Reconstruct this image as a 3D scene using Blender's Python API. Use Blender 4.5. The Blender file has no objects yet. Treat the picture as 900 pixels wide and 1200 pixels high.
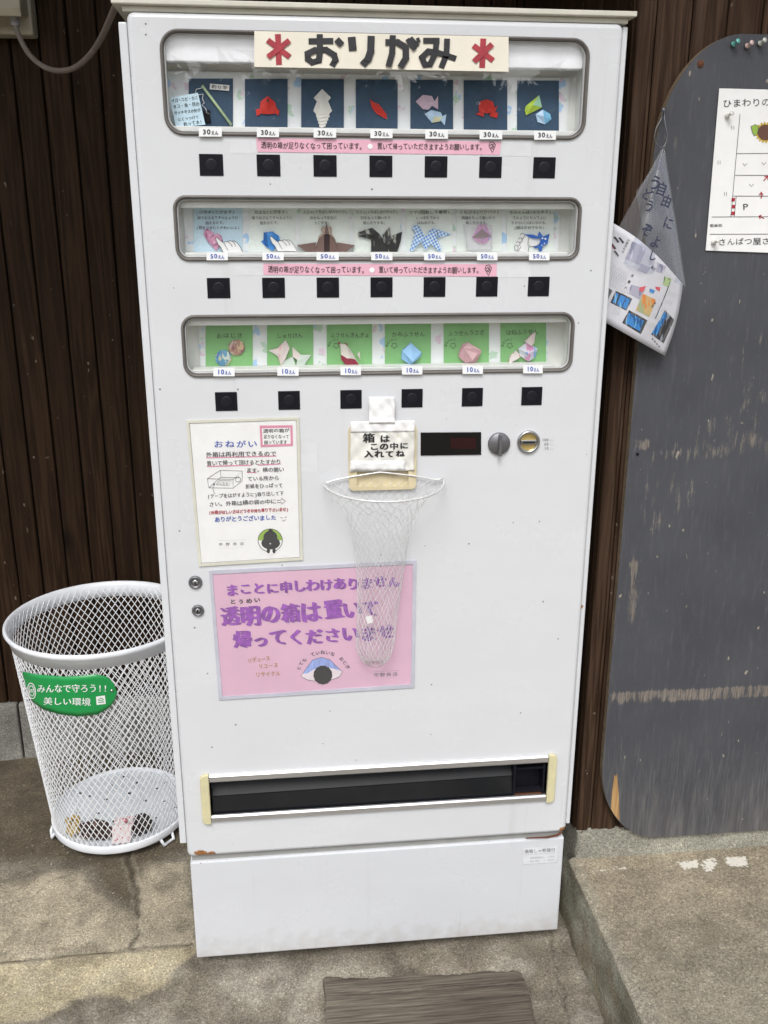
import bpy, bmesh, math, random
import numpy as np
from mathutils import Vector, Matrix, noise
random.seed(4)
S = bpy.context.scene
COL = S.collection
PI = math.pi

# ------------------------------------------------------------------ camera
CAM = np.array([0.2205, -1.6176, 1.5238]); YAW, PITCH, ROLL, FPX = 0.1084, 0.3053, 0.0024, 1085.05
_f = np.array([math.sin(YAW)*math.cos(PITCH), math.cos(YAW)*math.cos(PITCH), -math.sin(PITCH)])
_r0 = np.array([math.cos(YAW), -math.sin(YAW), 0.0]); _u0 = np.cross(_r0, _f)
_r = _r0*math.cos(ROLL)+_u0*math.sin(ROLL); _u = -_r0*math.sin(ROLL)+_u0*math.cos(ROLL)
cd = bpy.data.cameras.new('camera'); cam = bpy.data.objects.new('camera', cd); COL.objects.link(cam)
cd.sensor_fit = 'HORIZONTAL'; cd.sensor_width = 36; cd.lens = FPX/900*36; cd.clip_start = 0.05; cd.clip_end = 500
cam.matrix_world = Matrix(((_r[0], _u[0], -_f[0], CAM[0]), (_r[1], _u[1], -_f[1], CAM[1]), (_r[2], _u[2], -_f[2], CAM[2]), (0, 0, 0, 1)))
S.camera = cam
# ------------------------------------------------------------------ light
SUN_EL, SUN_AZ = 52, 12          # azimuth measured from -y (behind the viewer) towards -x
W = bpy.data.worlds.new('World'); S.world = W; W.use_nodes = True
nt = W.node_tree; nt.nodes.clear()
sky = nt.nodes.new('ShaderNodeTexSky'); sky.sky_type = 'NISHITA'; sky.sun_disc = False
sky.sun_elevation = math.radians(SUN_EL); sky.sun_rotation = math.radians(180+SUN_AZ); sky.dust_density = 3; sky.air_density = 1
hs = nt.nodes.new('ShaderNodeHueSaturation'); hs.inputs['Saturation'].default_value = 0.22
bg = nt.nodes.new('ShaderNodeBackground'); bg.inputs['Strength'].default_value = 0.15
wo = nt.nodes.new('ShaderNodeOutputWorld')
nt.links.new(sky.outputs[0], hs.inputs['Color']); nt.links.new(hs.outputs[0], bg.inputs[0]); nt.links.new(bg.outputs[0], wo.inputs[0])
sd = bpy.data.lights.new('sun', 'SUN'); so = bpy.data.objects.new('sun', sd); COL.objects.link(so)
sd.energy = 1.3; sd.angle = math.radians(24); sd.color = (1, 0.985, 0.955)
a, e = math.radians(SUN_AZ), math.radians(SUN_EL)
sdir = Vector((-math.sin(a)*math.cos(e), -math.cos(a)*math.cos(e), math.sin(e)))
so.rotation_euler = sdir.to_track_quat('Z', 'Y').to_euler(); so.location = (0, -3, 5)
S.view_settings.view_transform = 'Standard'; S.view_settings.look = 'None'; S.view_settings.gamma = 1
S.view_settings.exposure = 0.48

# ------------------------------------------------------------------ measuring helpers
def ray(px, py): return _f*FPX + _r*(px-450) + _u*(600-py)
def at(px, py, y=0.0):
    d = ray(px, py); t = (y-CAM[1])/d[1]; p = CAM+t*d; return Vector(p)
def atz(px, py, z=0.0):
    d = ray(px, py); t = (z-CAM[2])/d[2]; p = CAM+t*d; return Vector(p)
def plane(y): return lambda x, z, h=0.0: at(x, z, y-h)
def K(ox, oy, s): return lambda X, Y: (ox+X/s, oy+Y/s)

# ------------------------------------------------------------------ materials
MATS = {}
def lin(c):
    return tuple((v/255/12.92 if v/255 <= 0.04045 else ((v/255+0.055)/1.055)**2.4) for v in c)
class NT:
    def __init__(s, m): s.t = m.node_tree; s.n = s.t.nodes
    def add(s, typ, **kw):
        n = s.n.new(typ)
        for k, v in kw.items():
            if k in n.inputs.keys(): n.inputs[k].default_value = v
            else: setattr(n, k, v)
        return n
    def link(s, a, b): s.t.links.new(a, b)
    def math(s, op, a, b=None, c=None, clamp=False):
        n = s.n.new('ShaderNodeMath'); n.operation = op; n.use_clamp = clamp
        for i, v in enumerate((a, b, c)):
            if v is None: continue
            if isinstance(v, (int, float)): n.inputs[i].default_value = v
            else: s.link(v, n.inputs[i])
        return n.outputs[0]
    def mix(s, fac, a, b, blend='MIX'):
        n = s.n.new('ShaderNodeMix'); n.data_type = 'RGBA'; n.blend_type = blend; n.clamp_factor = True
        for sock, v in ((n.inputs[0], fac), (n.inputs[6], a), (n.inputs[7], b)):
            if isinstance(v, (int, float)): sock.default_value = v
            elif isinstance(v, tuple): sock.default_value = (*v[:3], 1)
            else: s.link(v, sock)
        return n.outputs[2]
    def coords(s, scale=(1, 1, 1)):
        tc = s.n.new('ShaderNodeTexCoord'); mp = s.n.new('ShaderNodeMapping'); mp.inputs['Scale'].default_value = scale
        s.link(tc.outputs['Object'], mp.inputs[0]); return mp.outputs[0]
    def noise(s, vec, scale, detail=4, rough=0.55, col=False):
        n = s.n.new('ShaderNodeTexNoise'); n.inputs['Scale'].default_value = scale; n.inputs['Detail'].default_value = detail; n.inputs['Roughness'].default_value = rough
        s.link(vec, n.inputs['Vector']); return n.outputs['Color' if col else 'Fac']
    def ramp(s, fac, lo, hi):
        n = s.n.new('ShaderNodeMapRange'); n.clamp = True
        n.inputs['From Min'].default_value = lo; n.inputs['From Max'].default_value = hi
        s.link(fac, n.inputs['Value']); return n.outputs[0]
    def attr(s, name):
        n = s.n.new('ShaderNodeAttribute'); n.attribute_name = name; return n
    def bump(s, h, strength, dist):
        n = s.n.new('ShaderNodeBump'); n.inputs['Strength'].default_value = strength; n.inputs['Distance'].default_value = dist
        s.link(h, n.inputs['Height']); return n.outputs[0]
def newmat(name):
    m = bpy.data.materials.new(name); m.use_nodes = True
    t = NT(m); b = [n for n in t.n if n.type == 'BSDF_PRINCIPLED'][0]
    return m, t, b
def mat(name, col, rough=0.6, metal=0.0, var=0.08, vs=30, bump=0.0, bs=200, stretch=(1, 1, 1), coat=0.0, spec=0.5):
    """plain surface with mottled colour and fine relief"""
    if name in MATS: return MATS[name]
    m, t, b = newmat(name); v = t.coords(stretch)
    nz = t.noise(v, vs)
    lo = tuple(c*(1-var) for c in col); hi = tuple(min(1, c*(1+var)) for c in col)
    t.link(t.mix(t.ramp(nz, 0.3, 0.7), lo, hi), b.inputs['Base Color'])
    b.inputs['Roughness'].default_value = rough; b.inputs['Metallic'].default_value = metal
    b.inputs['Specular IOR Level'].default_value = spec
    if coat: b.inputs['Coat Weight'].default_value = coat
    if bump: t.link(t.bump(t.noise(v, bs, 3), bump, 0.002), b.inputs['Normal'])
    MATS[name] = m; return m

def mat_paint(name, col, spots, speck=0.86, coat=0.12, vsc=60):
    m, t, b = newmat(name); v = t.coords()
    nz = t.noise(v, 6, 5); n2 = t.noise(v, 40, 5)
    c = t.mix(t.ramp(nz, 0.15, 0.9), col, tuple(x*0.93 for x in col))
    sm = t.noise(t.coords((1, 1, 3)), 3.2, 6, 0.7)
    c = t.mix(t.math('MULTIPLY', t.ramp(sm, 0.35, 0.95), 0.30), c, (0.50, 0.50, 0.52))
    vo = t.n.new('ShaderNodeTexVoronoi'); vo.inputs['Scale'].default_value = vsc; t.link(v, vo.inputs['Vector'])
    sep = t.n.new('ShaderNodeSeparateColor'); t.link(vo.outputs['Color'], sep.inputs[0])
    near = t.math('LESS_THAN', vo.outputs['Distance'], t.math('MULTIPLY', t.math('POWER', sep.outputs[1], 2.0), 0.11))
    pick = t.math('GREATER_THAN', sep.outputs[0], speck)
    c = t.mix(t.math('MULTIPLY', t.math('MULTIPLY', near, pick), 0.8), c, (0.09, 0.08, 0.07))
    gs_ = t.noise(t.coords((1, 1, .06)), 42, 4, 0.6); gm = t.noise(v, 1.7, 3)
    c = t.mix(t.math('MULTIPLY', t.math('MULTIPLY', t.ramp(gs_, 0.60, 0.72), t.ramp(gm, 0.45, 0.62)), 0.22), c, (0.36, 0.34, 0.30))
    sc_ = t.noise(t.coords((1, 1, 1)), 30, 9, 0.9); sm2 = t.noise(t.coords((1, 1, 1)), 2.4, 2)
    c = t.mix(t.math('MULTIPLY', t.math('MULTIPLY', t.ramp(sc_, 0.66, 0.70), t.ramp(sm2, .5, .6)), 0.45), c, (0.30, 0.29, 0.27))
    sz_ = t.n.new('ShaderNodeSeparateXYZ'); t.link(v, sz_.inputs[0])
    low = t.math('ADD', t.math('MULTIPLY', sz_.outputs[2], -9.0), t.math('MULTIPLY', n2, 1.3))
    c = t.mix(t.math('MULTIPLY', t.ramp(low, -0.1, 0.6), 0.4), c, (0.34, 0.30, 0.24))
    for (p, r) in spots:
        vm = t.n.new('ShaderNodeVectorMath'); vm.operation = 'DISTANCE'; vm.inputs[1].default_value = p; t.link(v, vm.inputs[0])
        d = t.math('ADD', vm.outputs['Value'], t.math('MULTIPLY', t.math('SUBTRACT', n2, 0.5), r*2.4))
        mk = t.ramp(d, r*0.75, r*0.5)
        c = t.mix(mk, c, t.mix(t.ramp(t.noise(v, 300, 3), .4, .6), (0.42, 0.20, 0.06), (0.17, 0.06, 0.03)))
    t.link(c, b.inputs['Base Color'])
    b.inputs['Roughness'].default_value = 0.34; b.inputs['Coat Weight'].default_value = coat; b.inputs['Coat Roughness'].default_value = 0.25
    t.link(t.ramp(nz, 0, 1.6), b.inputs['Roughness']); b.inputs['Specular IOR Level'].default_value = 0.45
    t.link(t.bump(t.noise(v, 6, 1), 0.05, 0.01), b.inputs['Normal'])
    return m

def mat_wood(name, dark, light, gs=26, axis='z', rough=0.65, bump=0.5, knots=True, band=0.16):
    m, t, b = newmat(name)
    st = {'z': (1, 1, 0.045), 'x': (0.03, 1, 1)}[axis]
    oi = t.n.new('ShaderNodeObjectInfo')
    tc = t.n.new('ShaderNodeTexCoord'); ad = t.n.new('ShaderNodeVectorMath'); ad.operation = 'ADD'
    sc = t.n.new('ShaderNodeVectorMath'); sc.operation = 'SCALE'; sc.inputs[3].default_value = 9.0
    cb = t.n.new('ShaderNodeCombineXYZ')
    for i in range(3): t.link(oi.outputs['Random'], cb.inputs[i])
    t.link(cb.outputs[0], sc.inputs[0]); t.link(tc.outputs['Object'], ad.inputs[0]); t.link(sc.outputs[0], ad.inputs[1])
    mp = t.n.new('ShaderNodeMapping'); mp.inputs['Scale'].default_value = st; t.link(ad.outputs[0], mp.inputs[0])
    warp = t.noise(mp.outputs[0], 14, 3)
    g = t.noise(mp.outputs[0], gs*9, 5, 0.65)
    wv = t.math('SINE', t.math('MULTIPLY', warp, 70.0))
    gg = t.math('ADD', t.math('MULTIPLY', wv, band), g)
    big = t.noise(ad.outputs[0], 2.2, 3)
    c = t.mix(t.ramp(gg, 0.3, 0.78), dark, light)
    c = t.mix(t.ramp(big, 0.3, 0.75), c, t.mix(0.5, c, dark))
    c = t.mix(t.math('MULTIPLY', t.math('SUBTRACT', oi.outputs['Random'], 0.2), 0.5), c, dark)
    if knots:
        vo = t.n.new('ShaderNodeTexVoronoi'); vo.inputs['Scale'].default_value = 3.1
        k2 = t.n.new('ShaderNodeMapping'); k2.inputs['Scale'].default_value = (1.2, 1, .75); t.link(ad.outputs[0], k2.inputs[0]); t.link(k2.outputs[0], vo.inputs['Vector'])
        c = t.mix(t.ramp(vo.outputs['Distance'], 0.13, 0.03), c, tuple(x*0.3 for x in dark))
    # pale scuffs and dust specks
    sp = t.noise(mp.outputs[0], 120, 2, 0.4); sp2 = t.noise(ad.outputs[0], 60, 2)
    c = t.mix(t.math('MULTIPLY', t.ramp(t.math('MULTIPLY', sp, sp2), 0.44, 0.5), 0.55), c, (0.3, 0.24, 0.18))
    t.link(c, b.inputs['Base Color']); b.inputs['Roughness'].default_value = rough; b.inputs['Specular IOR Level'].default_value = 0.12
    t.link(t.bump(gg, bump, 0.0015), b.inputs['Normal'])
    return m

def mat_concrete(name, cattr=None, col=(0.2, 0.18, 0.15), paint=False, bump=0.6):
    m, t, b = newmat(name); v = t.coords()
    c = t.attr('tone').outputs['Color'] if cattr else t.mix(0.0, col, col)
    n0 = t.noise(v, 2.6, 4, 0.6); n1 = t.noise(v, 11, 8, 0.72); n2 = t.noise(v, 210, 3, 0.6); n3 = t.noise(v, 620, 2, 0.5)
    c = t.mix(1.0, c, t.mix(t.ramp(n0, 0.3, 0.7), (0.80, 0.79, 0.77), (1.16, 1.15, 1.13)), 'MULTIPLY')
    c = t.mix(1.0, c, t.mix(t.ramp(n1, 0.30, 0.70), (0.70, 0.69, 0.68), (1.24, 1.23, 1.21)), 'MULTIPLY')
    c = t.mix(1.0, c, t.mix(t.ramp(n2, 0.32, 0.68), (0.66, 0.65, 0.64), (1.32, 1.32, 1.31)), 'MULTIPLY')
    va = t.n.new('ShaderNodeTexVoronoi'); va.inputs['Scale'].default_value = 240; t.link(v, va.inputs['Vector'])
    sa = t.n.new('ShaderNodeSeparateColor'); t.link(va.outputs['Color'], sa.inputs[0])
    ag = t.math('MULTIPLY', t.math('GREATER_THAN', sa.outputs[0], 0.72), t.math('LESS_THAN', va.outputs['Distance'], 0.5))
    c = t.mix(t.math('MULTIPLY', ag, 0.75), c, t.mix(1.0, c, t.mix(sa.outputs[1], (0.5, 0.49, 0.47), (1.75, 1.72, 1.66)), 'MULTIPLY'))
    c = t.mix(1.0, c, t.mix(t.ramp(n3, 0.35, 0.65), (0.66, 0.65, 0.64), (1.30, 1.30, 1.29)), 'MULTIPLY')
    n4 = t.noise(v, 17, 10, 0.86); c = t.mix(t.math('MULTIPLY', t.ramp(n4, 0.575, 0.60), 0.34), c, t.mix(1.0, c, (1.7, 1.7, 1.68), 'MULTIPLY'))
    n5 = t.noise(v, 23, 10, 0.84); c = t.mix(t.math('MULTIPLY', t.ramp(n5, 0.60, 0.63), 0.42), c, t.mix(1.0, c, (0.48, 0.46, 0.43), 'MULTIPLY'))
    vo = t.n.new('ShaderNodeTexVoronoi'); vo.inputs['Scale'].default_value = 110; t.link(v, vo.inputs['Vector'])
    sep = t.n.new('ShaderNodeSeparateColor'); t.link(vo.outputs['Color'], sep.inputs[0])
    st = t.math('MULTIPLY', t.math('LESS_THAN', vo.outputs['Distance'], 0.22), t.math('GREATER_THAN', sep.outputs[0], 0.9))
    c = t.mix(t.math('MULTIPLY', st, 0.5), c, t.mix(sep.outputs[1], (0.06, 0.055, 0.05), (0.46, 0.44, 0.4)))
    if paint:
        pa = t.attr('paint').outputs['Fac']
        k = t.math('ADD', pa, t.math('MULTIPLY', t.math('SUBTRACT', t.noise(v, 130, 5, 0.75), 0.5), 2.2))
        c = t.mix(t.ramp(k, 0.66, 0.80), c, (0.66, 0.63, 0.56))
    t.link(c, b.inputs['Base Color']); b.inputs['Roughness'].default_value = 0.9; b.inputs['Specular IOR Level'].default_value = 0.25
    h = t.math('ADD', t.math('MULTIPLY', n1, 2.0), t.math('ADD', t.math('MULTIPLY', n2, 0.5), t.math('MULTIPLY', n3, 0.35)))
    t.link(t.bump(h, bump, 0.004), b.inputs['Normal'])
    return m

def mat_glass(name, fac=1.0, tint=(1, 1, 1), rough=0.0, wob=0.05, haze=0.0):
    m = bpy.data.materials.new(name); m.use_nodes = True; t = NT(m); t.n.clear()
    out = t.n.new('ShaderNodeOutputMaterial'); tr = t.n.new('ShaderNodeBsdfTransparent'); gl = t.n.new('ShaderNodeBsdfGlossy')
    lw_ = t.n.new('ShaderNodeLayerWeight'); lw_.inputs['Blend'].default_value = 0.5
    fr = t.math('ADD', t.math('MULTIPLY', t.math('POWER', lw_.outputs['Facing'], 5.0), 0.955), 0.045)
    tr.inputs[0].default_value = (*tint, 1); gl.inputs['Roughness'].default_value = rough
    v = t.coords(); t.link(t.bump(t.noise(v, 9, 1), wob, 0.01), gl.inputs['Normal'])
    mx = t.n.new('ShaderNodeMixShader'); t.link(t.math('MULTIPLY', fr, fac, clamp=True), mx.inputs[0])
    t.link(tr.outputs[0], mx.inputs[1]); t.link(gl.outputs[0], mx.inputs[2]); last = mx.outputs[0]
    if haze:
        df = t.n.new('ShaderNodeBsdfDiffuse'); df.inputs[0].default_value = (0.8, 0.8, 0.82, 1)
        m2 = t.n.new('ShaderNodeMixShader'); m2.inputs[0].default_value = haze
        t.link(last, m2.inputs[1]); t.link(df.outputs[0], m2.inputs[2]); last = m2.outputs[0]
    t.link(last, out.inputs[0]); return m

def mat_pattern(name, base, cols, scale=40, size=0.3, keep=0.45):
    """paper printed with scattered soft motifs"""
    m, t, b = newmat(name); v = t.coords((1, 1, 1))
    wob = t.noise(v, scale*2.2, 2, col=True); am = t.n.new('ShaderNodeVectorMath'); am.operation = 'MULTIPLY_ADD'
    t.link(wob, am.inputs[0]); am.inputs[1].default_value = (0.9/scale,)*3; t.link(v, am.inputs[2])
    c = t.mix(0.0, base, base)
    for i, cc in enumerate(cols):
        vo = t.n.new('ShaderNodeTexVoronoi'); vo.inputs['Scale'].default_value = scale*(1+0.13*i)
        mp = t.n.new('ShaderNodeMapping'); mp.inputs['Location'].default_value = (0.37*i, 0.11, 0.53*i); t.link(am.outputs[0], mp.inputs[0]); t.link(mp.outputs[0], vo.inputs['Vector'])
        sep = t.n.new('ShaderNodeSeparateColor'); t.link(vo.outputs['Color'], sep.inputs[0])
        mk = t.math('MULTIPLY', t.ramp(vo.outputs['Distance'], size, size*0.75), t.math('GREATER_THAN', sep.outputs[0], 1-keep))
        c = t.mix(mk, c, cc)
    t.link(c, b.inputs['Base Color']); b.inputs['Roughness'].default_value = 0.7
    return m
def mat_check(name, a, bcol, scale):
    m, t, b = newmat(name); v = t.coords()
    mp = t.n.new('ShaderNodeMapping'); mp.inputs['Rotation'].default_value = (0, 0.5, 0); t.link(v, mp.inputs[0])
    sp = t.n.new('ShaderNodeSeparateXYZ'); t.link(mp.outputs[0], sp.inputs[0])
    fx = t.math('SINE', t.math('MULTIPLY', sp.outputs[0], scale)); fz = t.math('SINE', t.math('MULTIPLY', sp.outputs[2], scale))
    k = t.math('MULTIPLY', t.math('ADD', t.math('GREATER_THAN', fx, 0), t.math('GREATER_THAN', fz, 0)), 0.5)
    t.link(t.mix(k, a, bcol), b.inputs['Base Color']); b.inputs['Roughness'].default_value = 0.6
    return m
def mat_streak(name, base, cols, scale=60, st=(1, 1, 0.25)):
    m, t, b = newmat(name); v = t.coords(st); c = t.mix(0.0, base, base)
    for i, cc in enumerate(cols):
        mp = t.n.new('ShaderNodeMapping'); mp.inputs['Location'].default_value = (i*3.1, i, i*1.7); mp.inputs['Rotation'].default_value = (0, .7, 0); t.link(v, mp.inputs[0])
        c = t.mix(t.ramp(t.noise(mp.outputs[0], scale, 3), 0.55, 0.6), c, cc)
    t.link(c, b.inputs['Base Color']); b.inputs['Roughness'].default_value = 0.55
    return m

# ------------------------------------------------------------------ mesh builder
class MB:
    def __init__(s): s.v = []; s.f = []; s.m = []; s.smooth = []
    def add(s, verts, faces, mi=0, sm=False):
        o = len(s.v); s.v += [tuple(p) for p in verts]
        for f in faces: s.f.append(tuple(i+o for i in f)); s.m.append(mi); s.smooth.append(sm)
    def poly(s, pts, mi=0): s.add(pts, [tuple(range(len(pts)))], mi)
    def box(s, x0, x1, y0, y1, z0, z1, mi=0):
        s.add([(x, y, z) for z in (z0, z1) for y in (y0, y1) for x in (x0, x1)],
              [(0, 2, 3, 1), (4, 5, 7, 6), (0, 1, 5, 4), (2, 6, 7, 3), (0, 4, 6, 2), (1, 3, 7, 5)], mi)
    def slab(s, front, d=(0, 0.001, 0), mi=0):
        """closed slab: polygon front plus the same polygon moved by d"""
        n = len(front); d = Vector(d); b = [Vector(p)+d for p in front]
        fs = [tuple(range(n)), tuple(range(2*n-1, n-1, -1))]+[(i, i+n, (i+1) % n+n, (i+1) % n) for i in range(n)]
        s.add(list(front)+b, fs, mi)
    def tube(s, pts, r, n=8, mi=0, closed=False, sm=True):
        P = [Vector(p) for p in pts]; rings = []; up = None; N = len(P)
        for i, p in enumerate(P):
            a = P[(i-1) % N] if (closed or i > 0) else p; b = P[(i+1) % N] if (closed or i < N-1) else p
            t = (b-a).normalized()
            if up is None:
                up = t.cross(Vector((0, 0, 1)))
                if up.length < 0.1: up = t.cross(Vector((1, 0, 0)))
            up = (up-t*up.dot(t)).normalized(); w = t.cross(up)
            rr_ = r[i] if isinstance(r, (list, tuple)) else r
            rings.append([p+(up*math.cos(2*PI*k/n)+w*math.sin(2*PI*k/n))*rr_ for k in range(n)])
        vs = [q for g in rings for q in g]; fs = []
        for i in range(N if closed else N-1):
            for k in range(n):
                a_ = i*n+k; b_ = i*n+(k+1) % n; j = ((i+1) % N)*n
                fs.append((a_, b_, j+(k+1) % n, j+k))
        if not closed: fs += [tuple(range(n-1, -1, -1)), tuple((N-1)*n+k for k in range(n))]
        s.add(vs, fs, mi, sm)
    def lathe(s, prof, c=(0, 0, 0), axis='z', n=32, mi=0, sm=True, closed=False):
        vs = []
        for (r, h) in prof:
            for k in range(n):
                a = 2*PI*k/n
                if axis == 'z': vs.append((c[0]+r*math.cos(a), c[1]+r*math.sin(a), c[2]+h))
                else: vs.append((c[0]+r*math.cos(a), c[1]-h, c[2]+r*math.sin(a)))
        fs = []; m = len(prof)
        for i in range(m if closed else m-1):
            for k in range(n):
                j = ((i+1) % m)*n
                fs.append((i*n+k, i*n+(k+1) % n, j+(k+1) % n, j+k))
        s.add(vs, fs, mi, sm)
        if not closed:
            if prof[0][0] > 1e-6: s.add(vs[:n], [tuple(range(n))], mi)
            if prof[-1][0] > 1e-6: s.add(vs[-n:], [tuple(range(n))], mi)
    def loft(s, rings, mi=0, sm=True, cap=False):
        n = len(rings[0]); vs = [p for r in rings for p in r]; fs = []
        for i in range(len(rings)-1):
            for k in range(n): fs.append((i*n+k, i*n+(k+1) % n, (i+1)*n+(k+1) % n, (i+1)*n+k))
        s.add(vs, fs, mi, sm)
        if cap: s.add(rings[-1], [tuple(range(n))], mi)
    def grid(s, nx, ny, fn, mi=0, sm=True):
        vs = [fn(i/nx, j/ny) for j in range(ny+1) for i in range(nx+1)]
        s.add(vs, [(j*(nx+1)+i, j*(nx+1)+i+1, (j+1)*(nx+1)+i+1, (j+1)*(nx+1)+i) for j in range(ny) for i in range(nx)], mi, sm)
    def build(s, name, mats, parent=None, bevel=0, loc=None, solid=0, keep=False, segs=2):
        root = parent
        while root is not None and root.parent: root = root.parent
        if root is not None: o = Vector(root.location)
        elif loc is not None: o = Vector(loc)
        else:
            A = np.array(s.v); o = Vector(((A[:, 0].min()+A[:, 0].max())/2, (A[:, 1].min()+A[:, 1].max())/2, A[:, 2].min()))
        me = bpy.data.meshes.new(name)
        me.from_pydata([(x-o.x, y-o.y, z-o.z) for x, y, z in s.v], [], s.f)
        for m in (mats if isinstance(mats, (list, tuple)) else [mats]): me.materials.append(m)
        me.polygons.foreach_set('material_index', s.m); me.polygons.foreach_set('use_smooth', s.smooth)
        me.update()
        if not keep:
            bm = bmesh.new(); bm.from_mesh(me); bmesh.ops.recalc_face_normals(bm, faces=bm.faces); bm.to_mesh(me); bm.free()
        ob = bpy.data.objects.new(name, me); COL.objects.link(ob)
        if root is None: ob.location = o
        else: ob.parent = parent
        if solid: md = ob.modifiers.new('thick', 'SOLIDIFY'); md.thickness = solid; md.offset = 0
        if bevel: md = ob.modifiers.new('bevel', 'BEVEL'); md.width = bevel; md.segments = segs; md.limit_method = 'ANGLE'; md.angle_limit = 0.7
        return ob
def tag(o, label=None, cat=None, group=None, kind=None):
    if label: o['label'] = label
    if cat: o['category'] = cat
    if group: o['group'] = group
    if kind: o['kind'] = kind
    return o
def thing(name, loc, label, cat, group=None):
    o = bpy.data.objects.new(name, None); COL.objects.link(o); o.location = loc; o.empty_display_size = 0.05
    return tag(o, label, cat, group)

# ------------------------------------------------------------------ lettering
_gc = bpy.data.curves.new('glyph', 'FONT'); _go = bpy.data.objects.new('glyph', _gc); COL.objects.link(_go)
GL = {}
def glyph(ch, bold, res):
    k = (ch, bold, res)
    if k not in GL:
        _gc.body = ch; _gc.offset = bold; _gc.resolution_u = res
        dg = bpy.context.evaluated_depsgraph_get(); dg.update()
        ev = _go.evaluated_get(dg); me = ev.to_mesh()
        if me is None or not len(me.vertices): GL[k] = (None, None)
        else: GL[k] = (np.array([v.co[:2] for v in me.vertices]), [tuple(p.vertices) for p in me.polygons])
        ev.to_mesh_clear()
    return GL[k]
glyph('口', 0.0, 2); _kv = GL[('口', 0.0, 2)][0]
CJK_W = _kv[:, 0].max()+_kv[:, 0].min()      # em advance of a square character
CJK_C = (_kv[:, 1].max()+_kv[:, 1].min())/2
def cw(ch): return 0.5 if ch == ' ' else (0.62 if ord(ch) < 128 else 1.0)
def write(mb, s, F, p0, p1, h, mi=0, bold=0.012, jit=0.05, res=2, lift=0.0006, brush=0):
    """lay text along p0-p1 (photo measure, centre line), character height h, mapped on a surface by F"""
    rnd = random.Random(hash(s) % 1000 if False else sum(map(ord, s)))
    x0, y0 = p0; x1, y1 = p1; L = math.hypot(x1-x0, y1-y0); e = ((x1-x0)/L, (y1-y0)/L); n = (-e[1], e[0])
    tot = sum(cw(c) for c in s); u = L/tot; pos = 0.0
    stamps = [(0, 0)] if bold < 0.009 else ([(-bold, 0), (bold, 0)] if bold < 0.016 else [(-bold, -bold*.7), (bold, -bold*.7), (-bold, bold*.7), (bold, bold*.7), (0, 0)])
    if brush: stamps = [(-brush*(1-q/3), brush*.35*(1-q/3)) for q in range(7)]
    for ch in s:
        w = cw(ch); g, fs = glyph(ch, 0.0, res) if ch != ' ' else (None, None)
        if g is not None:
            X = g[:, 0]/CJK_W; Y = (g[:, 1]-CJK_C)/CJK_W
            if ord(ch) < 128: X = X-(X.max()+X.min())/2; X = X*1.05
            else: X = X-0.5
            ra = rnd.uniform(-1, 1)*jit; sc = 1+rnd.uniform(-1, 1)*jit*1.3; dy = rnd.uniform(-1, 1)*jit*h*0.9
            X2 = (X*math.cos(ra)-Y*math.sin(ra))*sc*min(u, h*1.25); Y2 = (X*math.sin(ra)+Y*math.cos(ra))*sc*h
            cx = pos+w*u/2
            for si, (ox_, oy_) in enumerate(stamps):
                V = [F(x0+e[0]*(cx+a)-n[0]*b_+n[0]*dy, y0+e[1]*(cx+a)-n[1]*b_+n[1]*dy, lift+si*0.00003) for a, b_ in zip(X2+ox_*u*1.2, Y2+oy_*h*1.2)]
                mb.add(V, fs, mi)
        pos += w*u
def stroke(mb, F, pts, w, mi=0, lift=0.0006, closed=False):
    """a drawn pen line of width w"""
    P = [Vector((a, b_)) for a, b_ in pts]
    if closed: P = P+[P[0]]
    L = []; R = []
    for i, p in enumerate(P):
        a = P[max(i-1, 0)]; b_ = P[min(i+1, len(P)-1)]
        if closed and i in (0, len(P)-1): a, b_ = P[-2], P[1]
        d = (b_-a); d = d.normalized() if d.length > 0 else Vector((1, 0)); n = Vector((-d.y, d.x))*w/2
        L.append(p+n); R.append(p-n)
    vs = [F(q.x, q.y, lift) for q in L+R]; k = len(P)
    mb.add(vs, [(i, i+1, k+i+1, k+i) for i in range(k-1)], mi)
def fill(mb, F, pts, mi=0, lift=0.0004): mb.poly([F(a, b_, lift) for a, b_ in pts], mi)
def circ(cx, cy, rx, ry=None, n=20, a0=0, a1=2*PI):
    ry = ry or rx; return [(cx+rx*math.cos(a0+(a1-a0)*i/n), cy+ry*math.sin(a0+(a1-a0)*i/n)) for i in range(n+(0 if abs(a1-a0-2*PI) < 1e-6 else 1))]
def rr(x0, x1, z0, z1, r, y, off=0.0, n=6):
    x0 += off; x1 -= off; z0 += off; z1 -= off; r = max(r-off, 0.0005); out = []
    for cx, cz, a0 in ((x1-r, z1-r, 0), (x0+r, z1-r, PI/2), (x0+r, z0+r, PI), (x1-r, z0+r, 1.5*PI)):
        for i in range(n+1): a = a0+PI/2*i/n; out.append((cx+r*math.cos(a), y, cz+r*math.sin(a)))
    return out
def holed(outer, holes, name='x'):
    """planar face with holes -> (verts, tris)"""
    bm = bmesh.new(); es = []
    for lp in [outer]+holes:
        vs = [bm.verts.new(p) for p in lp]
        for i in range(len(vs)): es.append(bm.edges.new((vs[i], vs[(i+1) % len(vs)])))
    bmesh.ops.triangle_fill(bm, use_beauty=True, edges=es)
    bm.verts.index_update(); V = [tuple(v.co) for v in bm.verts]; Fc = [tuple(v.index for v in f.verts) for f in bm.faces]; bm.free()
    return V, Fc

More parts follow.
